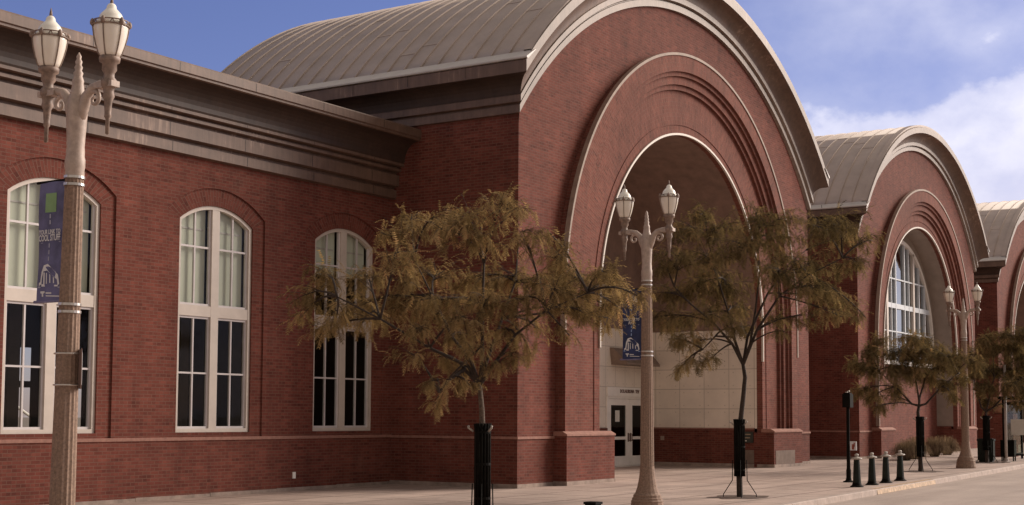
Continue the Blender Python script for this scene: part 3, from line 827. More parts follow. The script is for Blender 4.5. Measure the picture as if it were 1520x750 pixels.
# bridge stays seen through the wing
for i, (xa, za, xb, zb_) in enumerate(((-9, 9.5, 9, 1.2), (-9, 13, 12, 1.2), (-8.2, 6.2, 6, 1.2))):
    b = MB(); b.tube([(xa, 30, za), (xb, 30.5, zb_)], .06, 6)
    tag(b.build('bridge_cable', M['white']), 'thin white bridge cable slanting across the bright opening seen through the leftmost window', 'cable', 'bridge cables seen through the wing')

# ------------------------------------------------------------------ street lamps
ARM = .425
def make_lamp(loc, label, s=1.0):
    H = 5.45
    t = empty('street_lamp', loc, 0, label, 'street lamp', 'twin globe street lamps along the kerb')
    b = MB()   # base bell
    b.lathe([(.30, -.06), (.30, .05), (.285, .09), (.27, .20), (.275, .22), (.255, .245), (.255, .27), (.235, .285), (.235, .32), (.215, .34), (.20, .36), (.165, .46), (.135, .62), (.118, .80)], 16, smooth=False)
    b.build('base', M['lamp_shaft'], t)
    b = MB(); b.lathe([(.118, .80), (.112, 1.4), (.104, 2.2), (.094, 3.1), (.086, 3.93)], 32, flute=.07, smooth=False); b.build('shaft', M['lamp_shaft'], t)
    b = MB()   # capital collar and smooth upper shaft
    b.lathe([(.087, 3.93), (.092, 3.95), (.088, 4.0), (.094, 4.03), (.094, 4.10), (.086, 4.13), (.086, 4.18), (.082, 4.22), (.088, 4.35), (.098, 4.52), (.10, 4.60), (.09, 4.68), (.062, 4.76), (.052, 4.83), (.056, 4.85), (.05, 4.87), (.038, 4.90), (.046, 4.93), (.03, 4.955), (.04, 4.985), (.026, 5.01), (.034, 5.04), (.02, 5.065), (.024, 5.09), (.004, 5.13)], 16); b.build('upper_shaft', M['lamp_paint'], t)
    for sgn in (-1, 1):
        b = MB(); y = lambda v: sgn * v
        b.tube([(0, y(.03), 4.45), (0, y(.085), 4.58), (0, y(.13), 4.70), (0, y(.20), 4.765), (0, y(.30), 4.79), (0, y(ARM), 4.80)], [.05, .055, .05, .042, .036, .034], 10)
        # scroll under the arm
        sp = []
        for k in range(22):
            a = -PI * .15 - k * .36; rr = .088 - .0036 * k
            sp.append((0, y(.235 - rr * math.cos(a) * 1.0), 4.655 + rr * math.sin(-a) * 1.0))
        b.tube(sp, [.026 - .0007 * k for k in range(22)], 8)
        # leaf bracket at the socket
        b.box(-.05, .05, min(y(ARM - .14), y(ARM + .09)), max(y(ARM - .14), y(ARM + .09)), 4.745, 4.80)
        b.build('arm', M['lamp_paint'], t)
        b = MB(); b.lathe([(.002, 4.30), (.018, 4.31), (.020, 4.45), (.034, 4.47), (.030, 4.50), (.038, 4.62), (.058, 4.66), (.048, 4.70), (.055, 4.74), (.072, 4.76), (.074, 4.81), (.05, 4.84), (.05, 4.88), (.07, 4.91), (.068, 4.97), (.095, 4.985), (.10, 5.02), (.09, 5.04)], 14, c=(0, y(ARM))); b.build('socket', M['lamp_dark'], t)
        b = MB()
        prof = [(.088, 5.035), (.105, 5.07), (.128, 5.14), (.150, 5.23), (.160, 5.30), (.162, 5.325)]
        b.lathe(prof, 20, c=(0, y(ARM)))
        gl = b.build('globe', M['globe'], t)
        b = MB(); b.lathe([(.150, 5.325), (.148, 5.345), (.128, 5.375), (.112, 5.395), (.108, 5.415), (.095, 5.44), (.062, 5.475), (.048, 5.49), (.044, 5.515), (.030, 5.535), (.008, 5.545)], 20, c=(0, y(ARM))); b.build('globe_cap', M['globe_cap'], gl)
        b = MB(); b.lathe([(.012, 5.54), (.016, 5.55), (.012, 5.58), (.003, 5.62)], 8, c=(0, y(ARM))); b.build('finial', M['lamp_dark'], gl)
        b = MB()   # fretwork crown and ribs
        cx_, cy_ = 0, y(ARM)
        for zz, rr in ((5.322, .170), (5.362, .166)):
            ring = [(cx_ + rr * math.cos(2 * PI * i / 24), cy_ + rr * math.sin(2 * PI * i / 24), zz) for i in range(25)]; b.tube(ring, .007, 5)
        for i in range(24):
            a, c = 2 * PI * i / 24, 2 * PI * (i + (.5 if i % 2 else -.5)) / 24
            b.tube([(cx_ + .169 * math.cos(a), cy_ + .169 * math.sin(a), 5.322), (cx_ + .166 * math.cos(c), cy_ + .166 * math.sin(c), 5.362)], .005, 4)
        for i in range(6):
            a = 2 * PI * i / 6 + .4
            b.tube([(cx_ + (r + .004) * math.cos(a), cy_ + (r + .004) * math.sin(a), z) for r, z in prof], .006, 5)
            b.lathe([(.004, 5.312), (.020, 5.325), (.024, 5.348), (.016, 5.372), (.004, 5.385)], 8, c=(cx_ + .168 * math.cos(a), cy_ + .168 * math.sin(a)))
        b.build('cage', M['lamp_dark'], gl)
    for zz in (3.86, 3.93, 2.66, 2.73):
        b = MB(); r0 = .0885 + (3.93 - zz) * .0085; b.lathe([(r0, zz - .012), (r0 + .008, zz - .012), (r0 + .008, zz + .012), (r0, zz + .012)], 20, smooth=False, cap=False)
        b.box(-r0 - .02, -r0, -.02, .02, zz - .012, zz + .012); b.build('clamp_band', M['steel'], t)
    t.scale = (s, s, s)
    return t
LAMPS = [(-18.3, -6.54), (-5.47, -6.09), (17.26, -5.29)]
lampA = make_lamp((LAMPS[0][0], LAMPS[0][1], gz(LAMPS[0][0])), 'nearest twin globe street lamp, cut off by the frame, in front of the low wing')
from mathutils import Quaternion
for (x, y), lb in zip(LAMPS[1:], ('twin globe street lamp in front of the largest arch and its white doors', 'small distant twin globe street lamp beside the far trees at the right')):
    c = copy_tree(lampA); c.location = (x, y, gz(x)); c['label'] = lb; c.scale = (1.013,) * 3
lampA.rotation_euler = Quaternion((.842, .539, 0), .0105).to_euler(); lampA.scale = (1.012,) * 3   # the nearest post leans a little
# ------------------------------------------------------------------ banners
def banner(lamp_xy, z0, z1, label, lines, faded, square):
    x, y = lamp_xy; g = 0
    t = empty('banner', (x, y, 0), 0, label, 'banner', 'blue banners hung on the street lamps')
    ya, yb = .10, .465
    # cloth with a slight belly
    ny, nz = 8, 18; b = MB()
    def P(i, j, d=0):
        u, v = i / ny, j / nz
        bulge = .030 * math.sin(PI * v) * math.sin(PI * (u * .9 + .05)) + .012 * math.sin(7 * v + 2 * u)
        skew = .03 * math.sin(PI * v * .5 + .3) * (1 if faded else .3)
        return (-bulge - d, ya + (yb - ya) * u + (skew * (1 - v) * .8), z0 + (z1 - z0) * v)
    for j in range(nz):
        for i in range(ny):
            b.face((P(i, j), P(i + 1, j), P(i + 1, j + 1), P(i, j + 1)), smooth=True)
            b.face((P(i, j, -.003), P(i, j + 1, -.003), P(i + 1, j + 1, -.003), P(i + 1, j, -.003)), smooth=True)
    b.build('cloth', M['banner_faded' if faded else 'banner_blue'], t)
    for zz in (z0, z1):
        b = MB(); b.tube([(0, .06, zz), (0, yb + .05, zz)], .014, 8); b.build('rod', M['black'] if zz == z1 else M['banner_edge'], t)
    mid = (ya + yb) / 2; Wd = yb - ya; Hh = z1 - z0
    def put(mesh_b, name, mat):
        return mesh_b.build(name, mat, t)
    def pat(name, mat, polys):      # polys in banner fractions (u to the viewer's right, v up)
        b = MB()
        for poly in polys:
            pts = []
            for u, v in poly:
                uu = 1 - u
                q = P(uu * ny, v * nz, .004); pts.append(q)
            b.face(pts)
        return b.build(name, mat, t)
    rect = lambda a, b_, c, d: [(a, c), (b_, c), (b_, d), (a, d)]
    whit = M['print_white'] if not faded else M['print_white']
    if square:
        pat('print_square', M['print_green'], [rect(.30, .70, .74, .90)])
    else:
        pat('print_square', M['print_white'], [[(.50, .83), (.85, .80), (.80, .845), (.62, .90), (.52, .94)]])
    pat('print_dash', M['print_cyan'] if not faded else M['print_soft'], [rect(.475, .525, v, v + .035) for v in (.335, .39, .445, .50 + .14, .69)])
    pat('print_rule', M['print_soft'], [rect(.12, .9, .487, .493)])
    # tram picture
    pat('print_tram', M['print_white'], [[(.10, .16), (.16, .16), (.20, .245), (.30, .30), (.48, .31), (.88, .215), (.92, .14), (.86, .125), (.84, .175), (.46, .255), (.30, .25), (.24, .20), (.22, .145), (.10, .13)],
        rect(.30, .36, .14, .24), rect(.42, .46, .145, .235), [(.56, .15), (.60, .15), (.60, .215), (.56, .225)], [(.70, .148), (.74, .146), (.74, .19), (.70, .2)], [(.22, .125), (.86, .118), (.86, .13), (.22, .145)]])
    pat('print_glow', M['print_cyan'] if not faded else M['print_soft'], [[(.06, .115), (.94, .105), (.94, .116), (.06, .128)]])
    pat('print_logo', M['print_white'], [[(.18, .085), (.36, .085), (.36, .07), (.30, .065), (.30, .04), (.24, .04), (.24, .065), (.18, .07)], [(.40, .075), (.62, .072), (.62, .06), (.40, .063)], [(.40, .05), (.90, .042), (.90, .033), (.40, .041)]])
    for k, (txt, zf, sz, wf) in enumerate(lines):
        o = text_obj('lettering', txt, sz, whit, t, Wd * wf, .001)
        q = P(ny / 2, zf * nz, .006)
        o.matrix_local = Matrix(((0, 0, -1, q[0]), (-1, 0, 0, q[1]), (0, 1, 0, q[2]), (0, 0, 0, 1)))
        if faded: o.data.materials[0] = M['print_white']
    return t
banner((LAMPS[0][0] + .018, LAMPS[0][1] - .029), 2.78, 3.94, 'faded purple blue banner with a green square and COOL STUFF lettering on the nearest lamp', [('YOUR LINK TO', .575, .062, .84), ('COOL STUFF', .525, .085, .84)], True, True)
banner(LAMPS[1], 2.69, 3.90, 'deep navy banner reading YOUR LINK TO ART on the lamp before the doors', [('YOUR LINK TO', .565, .062, .84), ('ART', .52, .082, .34)], False, False)
# small sign strapped edge-on to the nearest lamp
hx, hy = math.sin(R_(41)), math.cos(R_(41))
t = empty('street_sign', (LAMPS[0][0] + .54 * .155, LAMPS[0][1] - .84 * .155, 2.13), -R_(41) , 'small flat sign seen edge on, strapped to the nearest lamp shaft', 'sign')
b = MB(); b.box(-.004, .004, -.16, .16, -.19, .19)
b.box(-.026, -.004, -.03, .03, -.18, .18); b.build('plate', M['signback'], t)
b = MB(); b.box(.004, .008, -.15, .15, -.15, .15); b.build('face', M['print_white'], t)
for zz in (-.12, .12):
    b = MB(); b.box(-.14, -.026, -.012, .012, zz - .010, zz + .010); b.build('bracket', M['signback'], t)
for zz in (2.01, 2.25):
    pass
for zz in (-.155, .14):
    b = MB(); ring = []
    for i in range(21):
        a = 2 * PI * i / 20; ring.append((-.135 + .113 * math.cos(a), .113 * math.sin(a), zz))
    b.tube(ring, .008, 5); b.build('strap', M['steel'], t)

# ------------------------------------------------------------------ bollards, posts, far street furniture
def make_bollard(loc, label):
    t = empty('bollard', loc, 0, label, 'bollard', 'black bollards in a row by the yellow kerb')
    b = MB(); b.lathe([(.155, -.03), (.155, .015), (.13, .03), (.105, .06), (.098, .10)], 16); b.build('base', M['black'], t)
    b = MB(); b.lathe([(.098, .10), (.088, .30), (.074, .55), (.068, .64)], 16, flute=.05, smooth=False); b.build('post', M['blackgreen'], t)
    b = MB(); b.lathe([(.072, .625), (.120, .64), (.128, .652), (.115, .664), (.05, .69)], 16); b.build('collar', M['worn'], t)
    b = MB(); b.lathe([(.05, .685), (.034, .70), (.046, .722), (.048, .738), (.036, .757), (.004, .767)], 14); b.build('knob', M['worn'], t)
    return t
bx = [(4.94, -6.14), (6.03, -6.13), (7.15, -6.10), (8.36, -6.07)]
ord_ = ['leftmost black bollard, right beside the thin black signal post', 'black bollard, second from the black signal post', 'black bollard, second from the far trees', 'rightmost black bollard, nearest to the far street tree']
b0 = make_bollard((bx[0][0], bx[0][1], gz(bx[0][0])), ord_[0])
for (x, y), lb in zip(bx[1:], ord_[1:]):
    c = copy_tree(b0); c.location = (x, y, gz(x)); c['label'] = lb
# short dark post at the near kerb, only its top in view
t = empty('short_post', (-9.6, -7.36, gz(-9.6)), 0, 'stubby black square post whose flat top just enters the bottom of the photo', 'post')
b = MB(); b.box(-.085, .085, -.085, .085, -.05, .44); b.build('shaft', M['black'], t)
b = MB(); b.box(-.10, .10, -.10, .10, .44, .475); b.build('cap', M['black'], t)
# signal post
t = empty('signal_post', (6.93, -5.24, gz(6.93)), 0, 'thin black post topped by a square signal box with a white notice on its side', 'post')
b = MB(); b.lathe([(.14, -.02), (.14, .02), (.075, .05), (.06, .12), (.06, .30), (.048, .34), (.042, 1.0), (.040, 1.9)], 12, smooth=False); b.build('pole', M['black'], t)
b = MB(); b.box(-.115, .115, -.10, .10, 1.83, 2.16); b.box(-.09, .09, -.08, .08, 2.16, 2.19); b.build('signal_box', M['black'], t)
b = MB(); b.tube([(.02, -.02, 2.19), (.02, -.02, 2.25)], .025, 8); b.tube([(-.08, 0, 2.19), (-.08, 0, 2.215)], .03, 8); b.build('top_fitting', M['worn'], t)
b = MB(); b.box(-.01, .01, -.21, -.045, .78, 1.00)
nt_ = b.build('notice', M['print_white'], t)
b = MB(); b.box(-.016, -.010, -.155, -.095, .80, .93); b.box(-.016, -.010, -.17, -.14, .87, .97); b.build('notice_mark', M['red'], nt_)
# far right
t = empty('litter_bin', (22.9, -4.45, gz(23)), .1, 'dark green square litter bin in the shade beneath the farthest tree', 'bin')
b = MB(); b.box(-.19, .19, -.26, .26, .06, .72); b.box(-.16, .16, -.22, .22, 0, .06); b.build('body', M['blackgreen'], t)
b = MB(); b.box(-.21, .21, -.28, .28, .72, .78); b.box(-.17, .17, -.22, .22, .78, .80); b.build('lid', M['blackgreen'], t)
b = MB(); b.box(-.215, -.19, -.10, .10, .60, .68); b.build('flap', M['black'], t)
t = empty('newspaper_box', (24.3, -4.85, gz(24)), .05, 'low black newspaper box on legs between the pale pole and the shelter', 'newspaper box')
b = MB(); b.box(-.2, .2, -.23, .23, .16, .70); b.build('case', M['black'], t)
b = MB(); b.box(-.21, .21, -.24, .24, .70, .73); b.build('lid', M['black'], t)
for sx in (-1, 1):
    for sy in (-1, 1):
        b = MB(); b.box(sx * .17 - .02, sx * .17 + .02, sy * .19 - .02, sy * .19 + .02, -.02, .16); b.build('leg', M['black'], t)
t = empty('sign_pole', (22.58, -5.19, gz(22.6)), 0, 'slim pale metal pole with a flanged foot, rising into the farthest tree', 'pole')
b = MB(); b.lathe([(.050, .03), (.048, 1.5), (.045, 3.3)], 12, smooth=True); b.build('pole', M['pole_grey'], t)
b = MB(); b.lathe([(.16, -.02), (.16, .03), (.075, .05), (.07, .14), (.05, .15)], 12, smooth=False); b.build('foot', M['pole_grey'], t)
t = empty('bus_shelter', (24.5, -5.6, gz(24.5)), 0, 'black framed glass bus shelter cut off by the right edge', 'shelter')
b = MB()
for x, y in ((0, 0), (0, .95), (2.6, 0), (2.6, .95)): b.box(x - .035, x + .035, y - .035, y + .035, -.02, 2.15)
b.box(-.03, .03, .035, .915, .18, .24); b.box(-.03, .03, .035, .915, 1.95, 2.02); b.box(.035, 2.565, .92, .98, .18, .24); b.box(.035, 2.565, .92, .98, 1.95, 2.02)
b.build('frame', M['black'], t)
b = MB(); b.box(-.15, 2.75, -.15, 1.1, 2.15, 2.25); b.build('roof', M['black'], t)
b = MB(); b.box(-.006, .006, .035, .915, .24, 1.95); b.box(.035, 2.565, .944, .956, .24, 1.95); b.build('glass', M['glass'], t)
b = MB(); b.box(-.011, -.0065, .25, .70, .9, 1.45); b.build('poster', M['paper'], t)
# urn on a brick pedestal by the third hall
t = empty('stone_urn', (29.1, -3.6, gz(29.1)), 0, 'wide tan flared urn standing on a square brick pedestal behind the pale pole', 'urn')
b = MB(); b.box(-.36, .36, -.36, .36, -.1, 1.62); b.build('pedestal', M['brick'], t)
b = MB(); b.lathe([(.34, 1.62), (.36, 1.68), (.44, 1.80), (.50, 2.0), (.52, 2.16), (.56, 2.20), (.56, 2.26), (.50, 2.26), (.46, 2.12)], 24); b.build('bowl', M['urn'], t)

# ------------------------------------------------------------------ vegetation
def frond(mb, base, d, length, rng, tints, tint, wid=.013, n=6):
    """one feathery compound leaf: narrow leaflets both sides of a drooping stalk"""
    d = d.normalized()
    side = d.cross(Vector((0, 0, 1)))
    side = side.normalized() if side.length > .05 else Vector((1, 0, 0))
    p = Vector(base); step = length / n; droop = rng.uniform(.06, .32)
    wid *= length / .2
    for k in range(n):
        d = (d + Vector((0, 0, -droop))).normalized()
        p2 = p + d * step
        ll = length * .24 * (1 - .5 * abs(k / n - .35))
        for s in (-1, 1):
            tip = p2 + side * s * ll * rng.uniform(.6, 1.1) + d * ll * .6 + Vector((0, 0, -ll * (.1 + .5 * rng.random())))
            w = d * wid
            mb.v += [tuple(p2 - w * .5), tuple(p2 + w), tuple(tip)]
            i = len(mb.v); mb.f.append((i - 3, i - 2, i - 1)); tints.append(min(1, max(0, tint + rng.uniform(-.15, .15))))
        p = p2
def leaves_obj(name, V, F, tints, mat, parent):
    me = bpy.data.meshes.new(name); me.from_pydata(V, [], F); me.materials.append(mat)
    at = me.attributes.new('tint', 'FLOAT', 'FACE'); at.data.foreach_set('value', tints)
    me.update(); o = bpy.data.objects.new(name, me); COL.objects.link(o); o.parent = parent; return o

def bez(p0, p1, p2, n): return [p0 * (1 - t) ** 2 + p1 * 2 * t * (1 - t) + p2 * t * t for t in [i / n for i in range(n + 1)]]

def tree(base, Zd, f_px, clumps, forks, label, seed, leafmat, bark, trunk_px, r0, dens=1.0, fl=.20, depth=1.0):
    """clumps: (x, y, radius) in sketch units about the trunk's foot (k metres each), every one given its own depth"""
    rng = random.Random(seed); k = Zd / 2139.456
    bx_, by_ = base; B = Vector((bx_, by_, gz(bx_)))
    t = empty('street_tree', B, 0, label, 'tree', 'feathery street trees along the kerb')
    right = Vector((.539, -.842, 0)); back = Vector((.842, .539, 0)); Z = Vector((0, 0, 1))   # fixed plan axes of the sketch
    sx, sy = trunk_px[0]
    def L(px, py, dep=0):       # sketch units to local metres about the trunk's foot, then pushed off in depth
        return right * ((px - sx) * k) + Z * ((sy - py) * k) + back * dep
    # trunk
    tb = MB(); pts = [L(px, py) for px, py in trunk_px]
    pts[0] = Vector((0, 0, -.05))
    n = len(pts); tb.tube([pts[0] - Z * .02] + pts, [r0 * 1.45] + [r0 * (1.15 - .5 * i / (n - 1)) for i in range(n)], 12)
    tr = tb.build('trunk', bark, t)
    # clumps with depth
    cl = []
    for (px, py, r) in clumps:
        spread = depth * rng.uniform(-1, 1)
        cl.append((L(px, py, spread), r * k))
    # limbs: each clump hangs from the nearest fork branch
    lb = MB(); fk = [([L(px, py, dd) for px, py, dd in f]) for f in forks]
    for f in fk:
        lb.tube([pts[-1] * .92 + pts[-2] * .08] + f, [r0 * .62] + [r0 * (.52 - .36 * i / max(1, len(f) - 1)) for i in range(len(f))], 8)
    nodes = [q for f in fk for q in f]
    V = MB(); tints = []
    for (c, r) in cl:
        src = min(nodes, key=lambda q: (q - c).length + .6 * max(0, q.z - c.z + .1))
        midp = (src + c) * .5 + Vector((rng.uniform(-.1, .1), rng.uniform(-.1, .1), .10 + .12 * rng.random()))
        path = bez(src, midp, c, 7)
        lb.tube(path, [.020 * r0 / .07 * (1 - .65 * i / 7) + .004 for i in range(8)], 5)
        # twigs radiate through the clump
        ntw = max(6, int(19 * dens * (r / .4) ** 1.5))
        for q in range(ntw):
            st = path[rng.randint(3, 7)]
            u = Vector((rng.gauss(0, 1), rng.gauss(0, 1), rng.gauss(0, .6)))
            u = u.normalized() * (rng.random() ** .5) * r * 1.3
            u.z *= .8
            e = c + u
            mm = (st + e) * .5 + Vector((0, 0, .10 * r + .03))
            tw = bez(st, mm, e + Vector((0, 0, -.10 * r * rng.random())), 6)
            lb.tube(tw, [.006, .005, .0045, .004, .003, .0025, .002], 3, cap=False)
            ctint = .45 + rng.uniform(-.3, .3)
            for m in range(rng.randint(7, 13)):
                ii = rng.uniform(2.2, 6); i0 = min(5, int(ii)); p = tw[i0].lerp(tw[i0 + 1], ii - i0)
                dr = (tw[i0 + 1] - tw[i0]).normalized()
                o = Vector((rng.gauss(0, 1), rng.gauss(0, 1), rng.gauss(-.05, .7))).normalized()
                frond(V, p, dr * .6 + o, fl * rng.uniform(.6, 1.25), rng, tints, ctint + rng.uniform(-.2, .2))
    lb.build('limb', M['bark'], t)
    leaves_obj('crown', V.v, V.f, tints, leafmat, t)
    return t

T1 = [(845,400,32),(880,418,32),(905,432,28),(872,458,24),(922,448,20),(850,436,32),(900,400,26),(800,400,34),(650,520,24),(678,548,18),(720,510,28),(762,522,18),(690,470,36),(640,460,32),(590,455,30),(820,430,30),(500,440,30),(600,290,24),(640,305,34),(590,330,30),(690,320,40),(745,305,36),(780,300,24),(660,345,40),(720,350,42),(590,375,40),(775,350,34),
      (455,430,34),(490,405,36),(520,440,38),(475,480,26),(440,460,20),(545,400,34),(560,330,16),(545,465,34),(505,470,26),(640,385,46),(700,395,48),(760,395,44),
      (605,430,42),(660,440,46),(720,450,46),(775,440,42),(820,385,38),(860,400,38),(900,405,34),(925,415,24),(835,430,38),(880,440,34),(910,455,28),(935,440,22),
      (620,485,32),(680,490,36),(745,490,32),(800,470,30),(845,490,16),(655,560,20),(645,590,14),(690,530,24),(740,535,24),(615,520,20),(700,565,14),(790,510,12),(583,400,30),(810,345,20)]
F1 = [[(700,530,0),(670,490,.2),(640,430,.4),(610,370,.5)], [(716,530,0),(716,450,-.1),(718,380,0),(712,320,.2)], [(735,530,0),(765,490,-.3),(810,455,-.5),(870,430,-.6)],
      [(695,535,0),(640,510,-.4),(570,470,-.7),(510,440,-.9)], [(722,530,0),(745,460,.5),(765,400,.8),(770,340,.9)], [(690,540,0),(665,560,-.5),(655,575,-.6)]]
tree((-10.80, -6.28), 20, 1, T1, F1, 'nearest feathery street tree with an olive crown, before the inner corner of the wing', 11, M['leaf_a'], M['bark_pale'],
     [(717.5, 789), (718, 700), (717, 632), (716, 600), (712, 560)], .050, dens=1.25, fl=.175, depth=1.3)
T2 = [(1105,450,36),(1120,480,22),(1075,395,36),(1120,345,34),(1050,312,30),(1015,340,36),(1070,335,40),(1110,325,30),(1000,385,40),(1050,380,48),(1100,370,48),(1145,355,44),(1190,345,38),(1235,338,34),(1270,345,32),(1295,355,20),
      (1180,390,46),(1225,390,42),(1265,395,30),(1140,410,46),(1090,420,46),(1035,430,44),(990,430,34),(975,470,28),(1010,470,38),(1055,470,34),(1040,505,24),(1000,505,24),(1030,540,20),(1058,535,16),(1085,490,18),
      (1190,435,40),(1230,435,38),(1262,440,28),(1215,465,26),(1250,470,22),(1165,470,26),(1150,495,16),(1270,475,12),(985,400,28),(1020,545,10),(1165,330,24)]
F2 = [[(1092,505,0),(1084,460,.2),(1070,410,.3),(1055,350,.3)], [(1115,510,0),(1122,460,-.1),(1128,400,-.2),(1125,350,0)], [(1125,490,0),(1155,440,-.3),(1195,410,-.5),(1245,385,-.6)],
      [(1088,510,0),(1055,480,-.4),(1020,455,-.7),(995,430,-.8)], [(1112,500,.1),(1150,430,.6),(1190,380,.9),(1215,360,1.0)], [(1090,500,0),(1060,500,-.3),(1040,520,-.4)]]
tree((-.13, -5.45), 29.3, 1, T2, F2, 'dark leaning street tree with a wide crown before the right pier of the largest arch', 23, M['leaf_b'], M['bark'],
     [(1098, 738), (1097, 690), (1099, 632), (1104, 590), (1107, 560), (1104, 540)], .056, dens=1.1, fl=.20, depth=1.6)
T3 = [(1310,505,16),(1340,503,18),(1375,503,18),(1410,520,18),(1284,540,16),(1330,590,12),(1298,520,18),(1325,525,24),(1355,522,26),(1390,530,26),(1415,545,22),(1292,550,20),(1320,550,24),(1350,548,26),(1382,558,24),(1410,570,18),(1295,580,16),(1312,590,12),(1340,575,16),(1400,590,10),(1430,540,18),(1298,605,9),(1375,520,18),(1440,560,12)]
F3 = [[(1355,600,0),(1335,575,.2),(1310,550,.3)], [(1366,595,0),(1362,565,0),(1358,535,.1)], [(1376,600,0),(1395,575,-.3),(1418,555,-.4)], [(1370,590,.2),(1385,560,.6),(1392,535,.7)]]
tree((14.08, -4.86), 41.6, 1, T3, F3, 'small far street tree with a forked trunk, between the bollards and the distant lamp', 37, M['leaf_b'], M['bark'],
     [(1367, 700), (1366, 660), (1365, 625), (1364, 612), (1366, 602)], .058, dens=1.5, fl=.25, depth=1.2)
T4 = [(1460,503,16),(1490,498,18),(1515,496,18),(1440,540,16),(1540,545,22),(1450,522,18),(1475,515,22),(1505,512,22),(1535,525,26),(1448,550,18),(1475,548,24),(1505,548,24),(1530,560,22),(1460,575,18),(1490,575,20),(1518,580,18),(1475,595,12),(1505,598,10),(1438,535,12)]
F4 = [[(1458,605,0),(1452,575,.2),(1450,550,.2)], [(1468,600,0),(1478,560,0),(1480,530,.2)], [(1476,605,0),(1500,575,-.3),(1525,550,-.4)]]
tree((22.2, -4.65), 48.5, 1, T4, F4, 'farthest street tree at the right edge, over the litter bin and the pale pole', 41, M['leaf_b'], M['bark'],
     [(1465, 687), (1465, 655), (1464, 625), (1465, 610)], .058, dens=1.5, fl=.27, depth=1.2)

def make_guard(loc, label, s=1.0):
    t = empty('tree_guard', loc, 0, label, 'tree guard', 'black metal guards around the street tree trunks')
    b = MB()
    for i in range(14):
        a = 2 * PI * i / 14; x, y = .096 * math.cos(a), .096 * math.sin(a)
        b.tube([(x, y, .42), (x, y, 1.50), (x * 1.12, y * 1.12, 1.58)], .022, 5)
    b.build('bar', M['black'], t)
    for z in (.55, 1.02, 1.46):
        b = MB(); b.lathe([(.106, z - .018), (.116, z - .018), (.116, z + .018), (.106, z + .018)], 18, smooth=False, cap=False)
        b.build('hoop', M['black'], t)
    for i in range(4):
        a = 2 * PI * i / 4 + .5; x, y = math.cos(a), math.sin(a)
        b = MB(); b.tube([(.14 * x, .14 * y, .75), (.15 * x, .15 * y, .34), (.33 * x, .33 * y, .06), (.34 * x, .34 * y, -.03)], .009, 6); b.build('leg', M['black'], t)
    for i in range(3):
        a = 2 * PI * i / 3 + .2; x, y = math.cos(a), math.sin(a)
        b = MB(); b.tube([(.13 * x, .13 * y, 1.47), (.20 * x, .20 * y, 1.52), (.205 * x, .205 * y, 1.55)], .016, 6); b.build('hook', M['worn'], t)
    return t
g0 = make_guard((-10.80, -6.28, gz(-10.8)), 'black guard around the trunk of the nearest tree, cut by the bottom edge')
for (x, y), lb in zip(((-.13, -5.45), (14.08, -4.86), (22.2, -4.65)), ('black guard with splayed legs around the leaning tree by the dark plaque', 'black guard around the small forked tree right of the bollards', 'black guard around the farthest trunk beside the litter bin')):
    c = copy_tree(g0); c.location = (x, y, gz(x)); c['label'] = lb

def grass(loc, h, rad, seed, label):
    rng = random.Random(seed); V = MB(); tints = []
    for i in range(1300):
        a = rng.uniform(0, 2 * PI); l = rng.uniform(.55, 1.0); r0 = rng.random() * .16
        d = Vector((math.cos(a), math.sin(a), 0)); p = d * r0
        k = rng.random() ** .7
        reach = rad * l * (.15 + .9 * k); hh_ = h * l * math.sqrt(max(.05, 1 - .72 * k * k))
        q = [p, p + d * reach * .5 + Vector((0, 0, hh_ * .66)), p + d * reach * .95 + Vector((0, 0, hh_ * (1 - .30 * k))), p + d * reach * 1.2 + Vector((0, 0, hh_ * (.94 - .86 * k)))]
        sd = Vector((-d.y, d.x, 0)); tn = rng.random()
        for j in range(3):
            w0, w1 = .009 * (1 - .3 * j), .009 * (1 - .3 * (j + 1))
            V.v += [tuple(q[j] - sd * w0), tuple(q[j] + sd * w0), tuple(q[j+1] + sd * w1), tuple(q[j+1] - sd * w1)]
            n = len(V.v); V.f.append((n - 4, n - 3, n - 2, n - 1)); tints.append(min(1, max(0, tn * .6 + .16 * j)))
    t = empty('ornamental_grass', loc, 0, label, 'grass clump', 'tan ornamental grasses before the middle hall')
    leaves_obj('blades', V.v, V.f, tints, M['leaf_pale'], t); return t
for i, (x, y, h, lb) in enumerate(((22.9, -1.65, .80, 'tan grass clump at the foot of the left pier base, leftmost of the row'), (24.5, -1.5, .88, 'taller tan grass clump just left of the forked tree trunk'), (27.6, -1.3, .85, 'tan grass clump just right of the forked tree trunk'), (30.0, -1.1, .82, 'rightmost tan grass clump, nearest to the distant lamp'))):
    grass((x, y, gz(x)), h, .55, 60 + i, lb)

# ------------------------------------------------------------------ light and sky
sun_dir = Vector((.82, -.47, .46)).normalized()
el = math.asin(sun_dir.z); rot = math.atan2(sun_dir.x, sun_dir.y)
sl = bpy.data.lights.new('sun', 'SUN'); so = bpy.data.objects.new('sun', sl); COL.objects.link(so)
sl.energy = 4.1; sl.angle = R_(36); sl.color = (1.0, .86, .72)
so.rotation_euler = (-sun_dir).to_track_quat('-Z', 'Y').to_euler()
W = bpy.data.worlds.new('World'); sc.world = W; W.use_nodes = True
nt = W.node_tree; nt.nodes.clear()
wo = nt.nodes.new('ShaderNodeOutputWorld'); bg = nt.nodes.new('ShaderNodeBackground'); nt.links.new(bg.outputs[0], wo.inputs[0])
sky = nt.nodes.new('ShaderNodeTexSky'); sky.sky_type = 'NISHITA'; sky.sun_disc = False; sky.sun_elevation = el; sky.sun_rotation = rot; sky.air_density = 1.0; sky.dust_density = .3; sky.ozone_density = 2.5
tc = nt.nodes.new('ShaderNodeTexCoord'); G = tc.outputs['Generated']
sep = nt.nodes.new('ShaderNodeSeparateXYZ'); nt.links.new(G, sep.inputs[0])
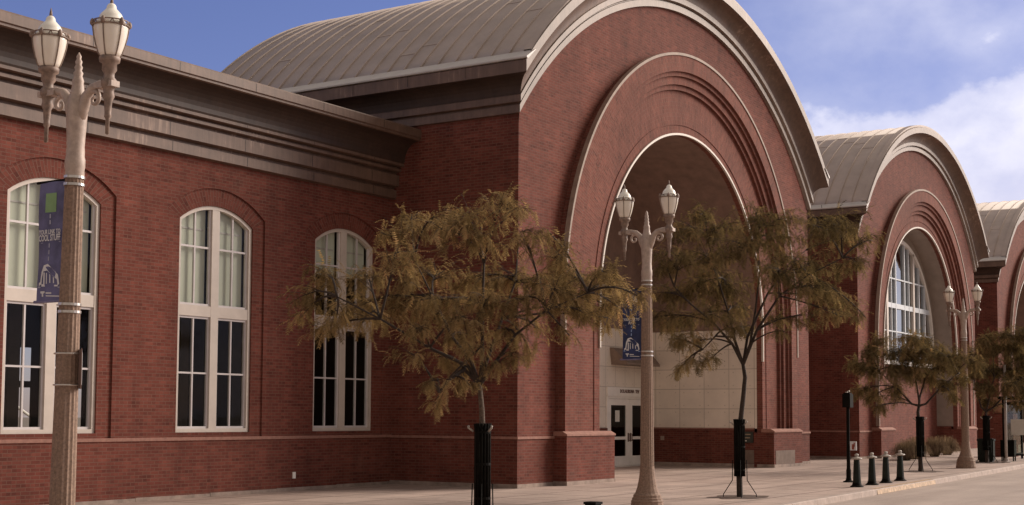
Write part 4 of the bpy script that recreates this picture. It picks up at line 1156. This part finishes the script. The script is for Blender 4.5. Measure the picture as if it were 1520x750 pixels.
mp = nt.nodes.new('ShaderNodeMapping'); mp.inputs['Scale'].default_value = (1, 1, 1.5); mp.inputs['Location'].default_value = (.35, .1, 0); nt.links.new(G, mp.inputs[0])
n1 = noise(nt, mp.outputs[0], 7.0, 10, .56); n2 = noise(nt, mp.outputs[0], 2.6, 3, .5)
# cumulus low over the far end of the street (+X), thin veils higher up
azm = math_n(nt, 'MULTIPLY', math_n(nt, 'SUBTRACT', sep.outputs[0], 1.0), 3.2)
low = math_n(nt, 'MULTIPLY', math_n(nt, 'SUBTRACT', .185, sep.outputs[2]), 4.2)
dens = math_n(nt, 'ADD', math_n(nt, 'ADD', math_n(nt, 'MULTIPLY', n1, 1.25), math_n(nt, 'MULTIPLY', n2, .5)), math_n(nt, 'ADD', azm, low))
cum = ramp(nt, dens, [(.52, 0.0), (.65, .75), (.84, 1.0)])
veil = math_n(nt, 'MULTIPLY', ramp(nt, math_n(nt, 'ADD', n2, math_n(nt, 'MULTIPLY', azm, .8)), [(.05, 0.0), (.45, .55)]), ramp(nt, n1, [(.35, .4), (.65, 1.0)]))
cl = math_n(nt, 'MAXIMUM', cum, veil)
skyc = mix(nt, 1.0, sky.outputs[0], (.70, .60, .86), 'MULTIPLY')
body = ramp(nt, n1, [(.38, (.60, .60, .76)), (.62, (.80, .79, .90))])
body = mix(nt, 1.0, body, (10.0, 10.0, 10.0), 'MULTIPLY')
col = mix(nt, cl, skyc, body)
# added unseen overcast sheet overhead and behind the camera, for warm ambient light
beh = math_n(nt, 'ADD', math_n(nt, 'MULTIPLY', sep.outputs[0], -.80), math_n(nt, 'MULTIPLY', sep.outputs[1], -.60))
sheet = math_n(nt, 'MAXIMUM', ramp(nt, beh, [(.0, 0.0), (.35, 1.0)]), ramp(nt, sep.outputs[2], [(.42, 0.0), (.62, 1.0)]))
sheetc = ramp(nt, n2, [(.3, (.28, .24, .215)), (.7, (.38, .335, .30))])
sheetc = mix(nt, 1.0, sheetc, (10.0, 10.0, 10.0), 'MULTIPLY')
col = mix(nt, sheet, col, sheetc)
nt.links.new(col, bg.inputs[0]); bg.inputs[1].default_value = .1

sc.view_settings.view_transform = 'Standard'; sc.view_settings.look = 'None'; sc.view_settings.exposure = .30; sc.view_settings.gamma = 1
sc.render.engine = 'CYCLES'; sc.cycles.max_bounces = 6; sc.cycles.transparent_max_bounces = 12; sc.cycles.use_denoising = True
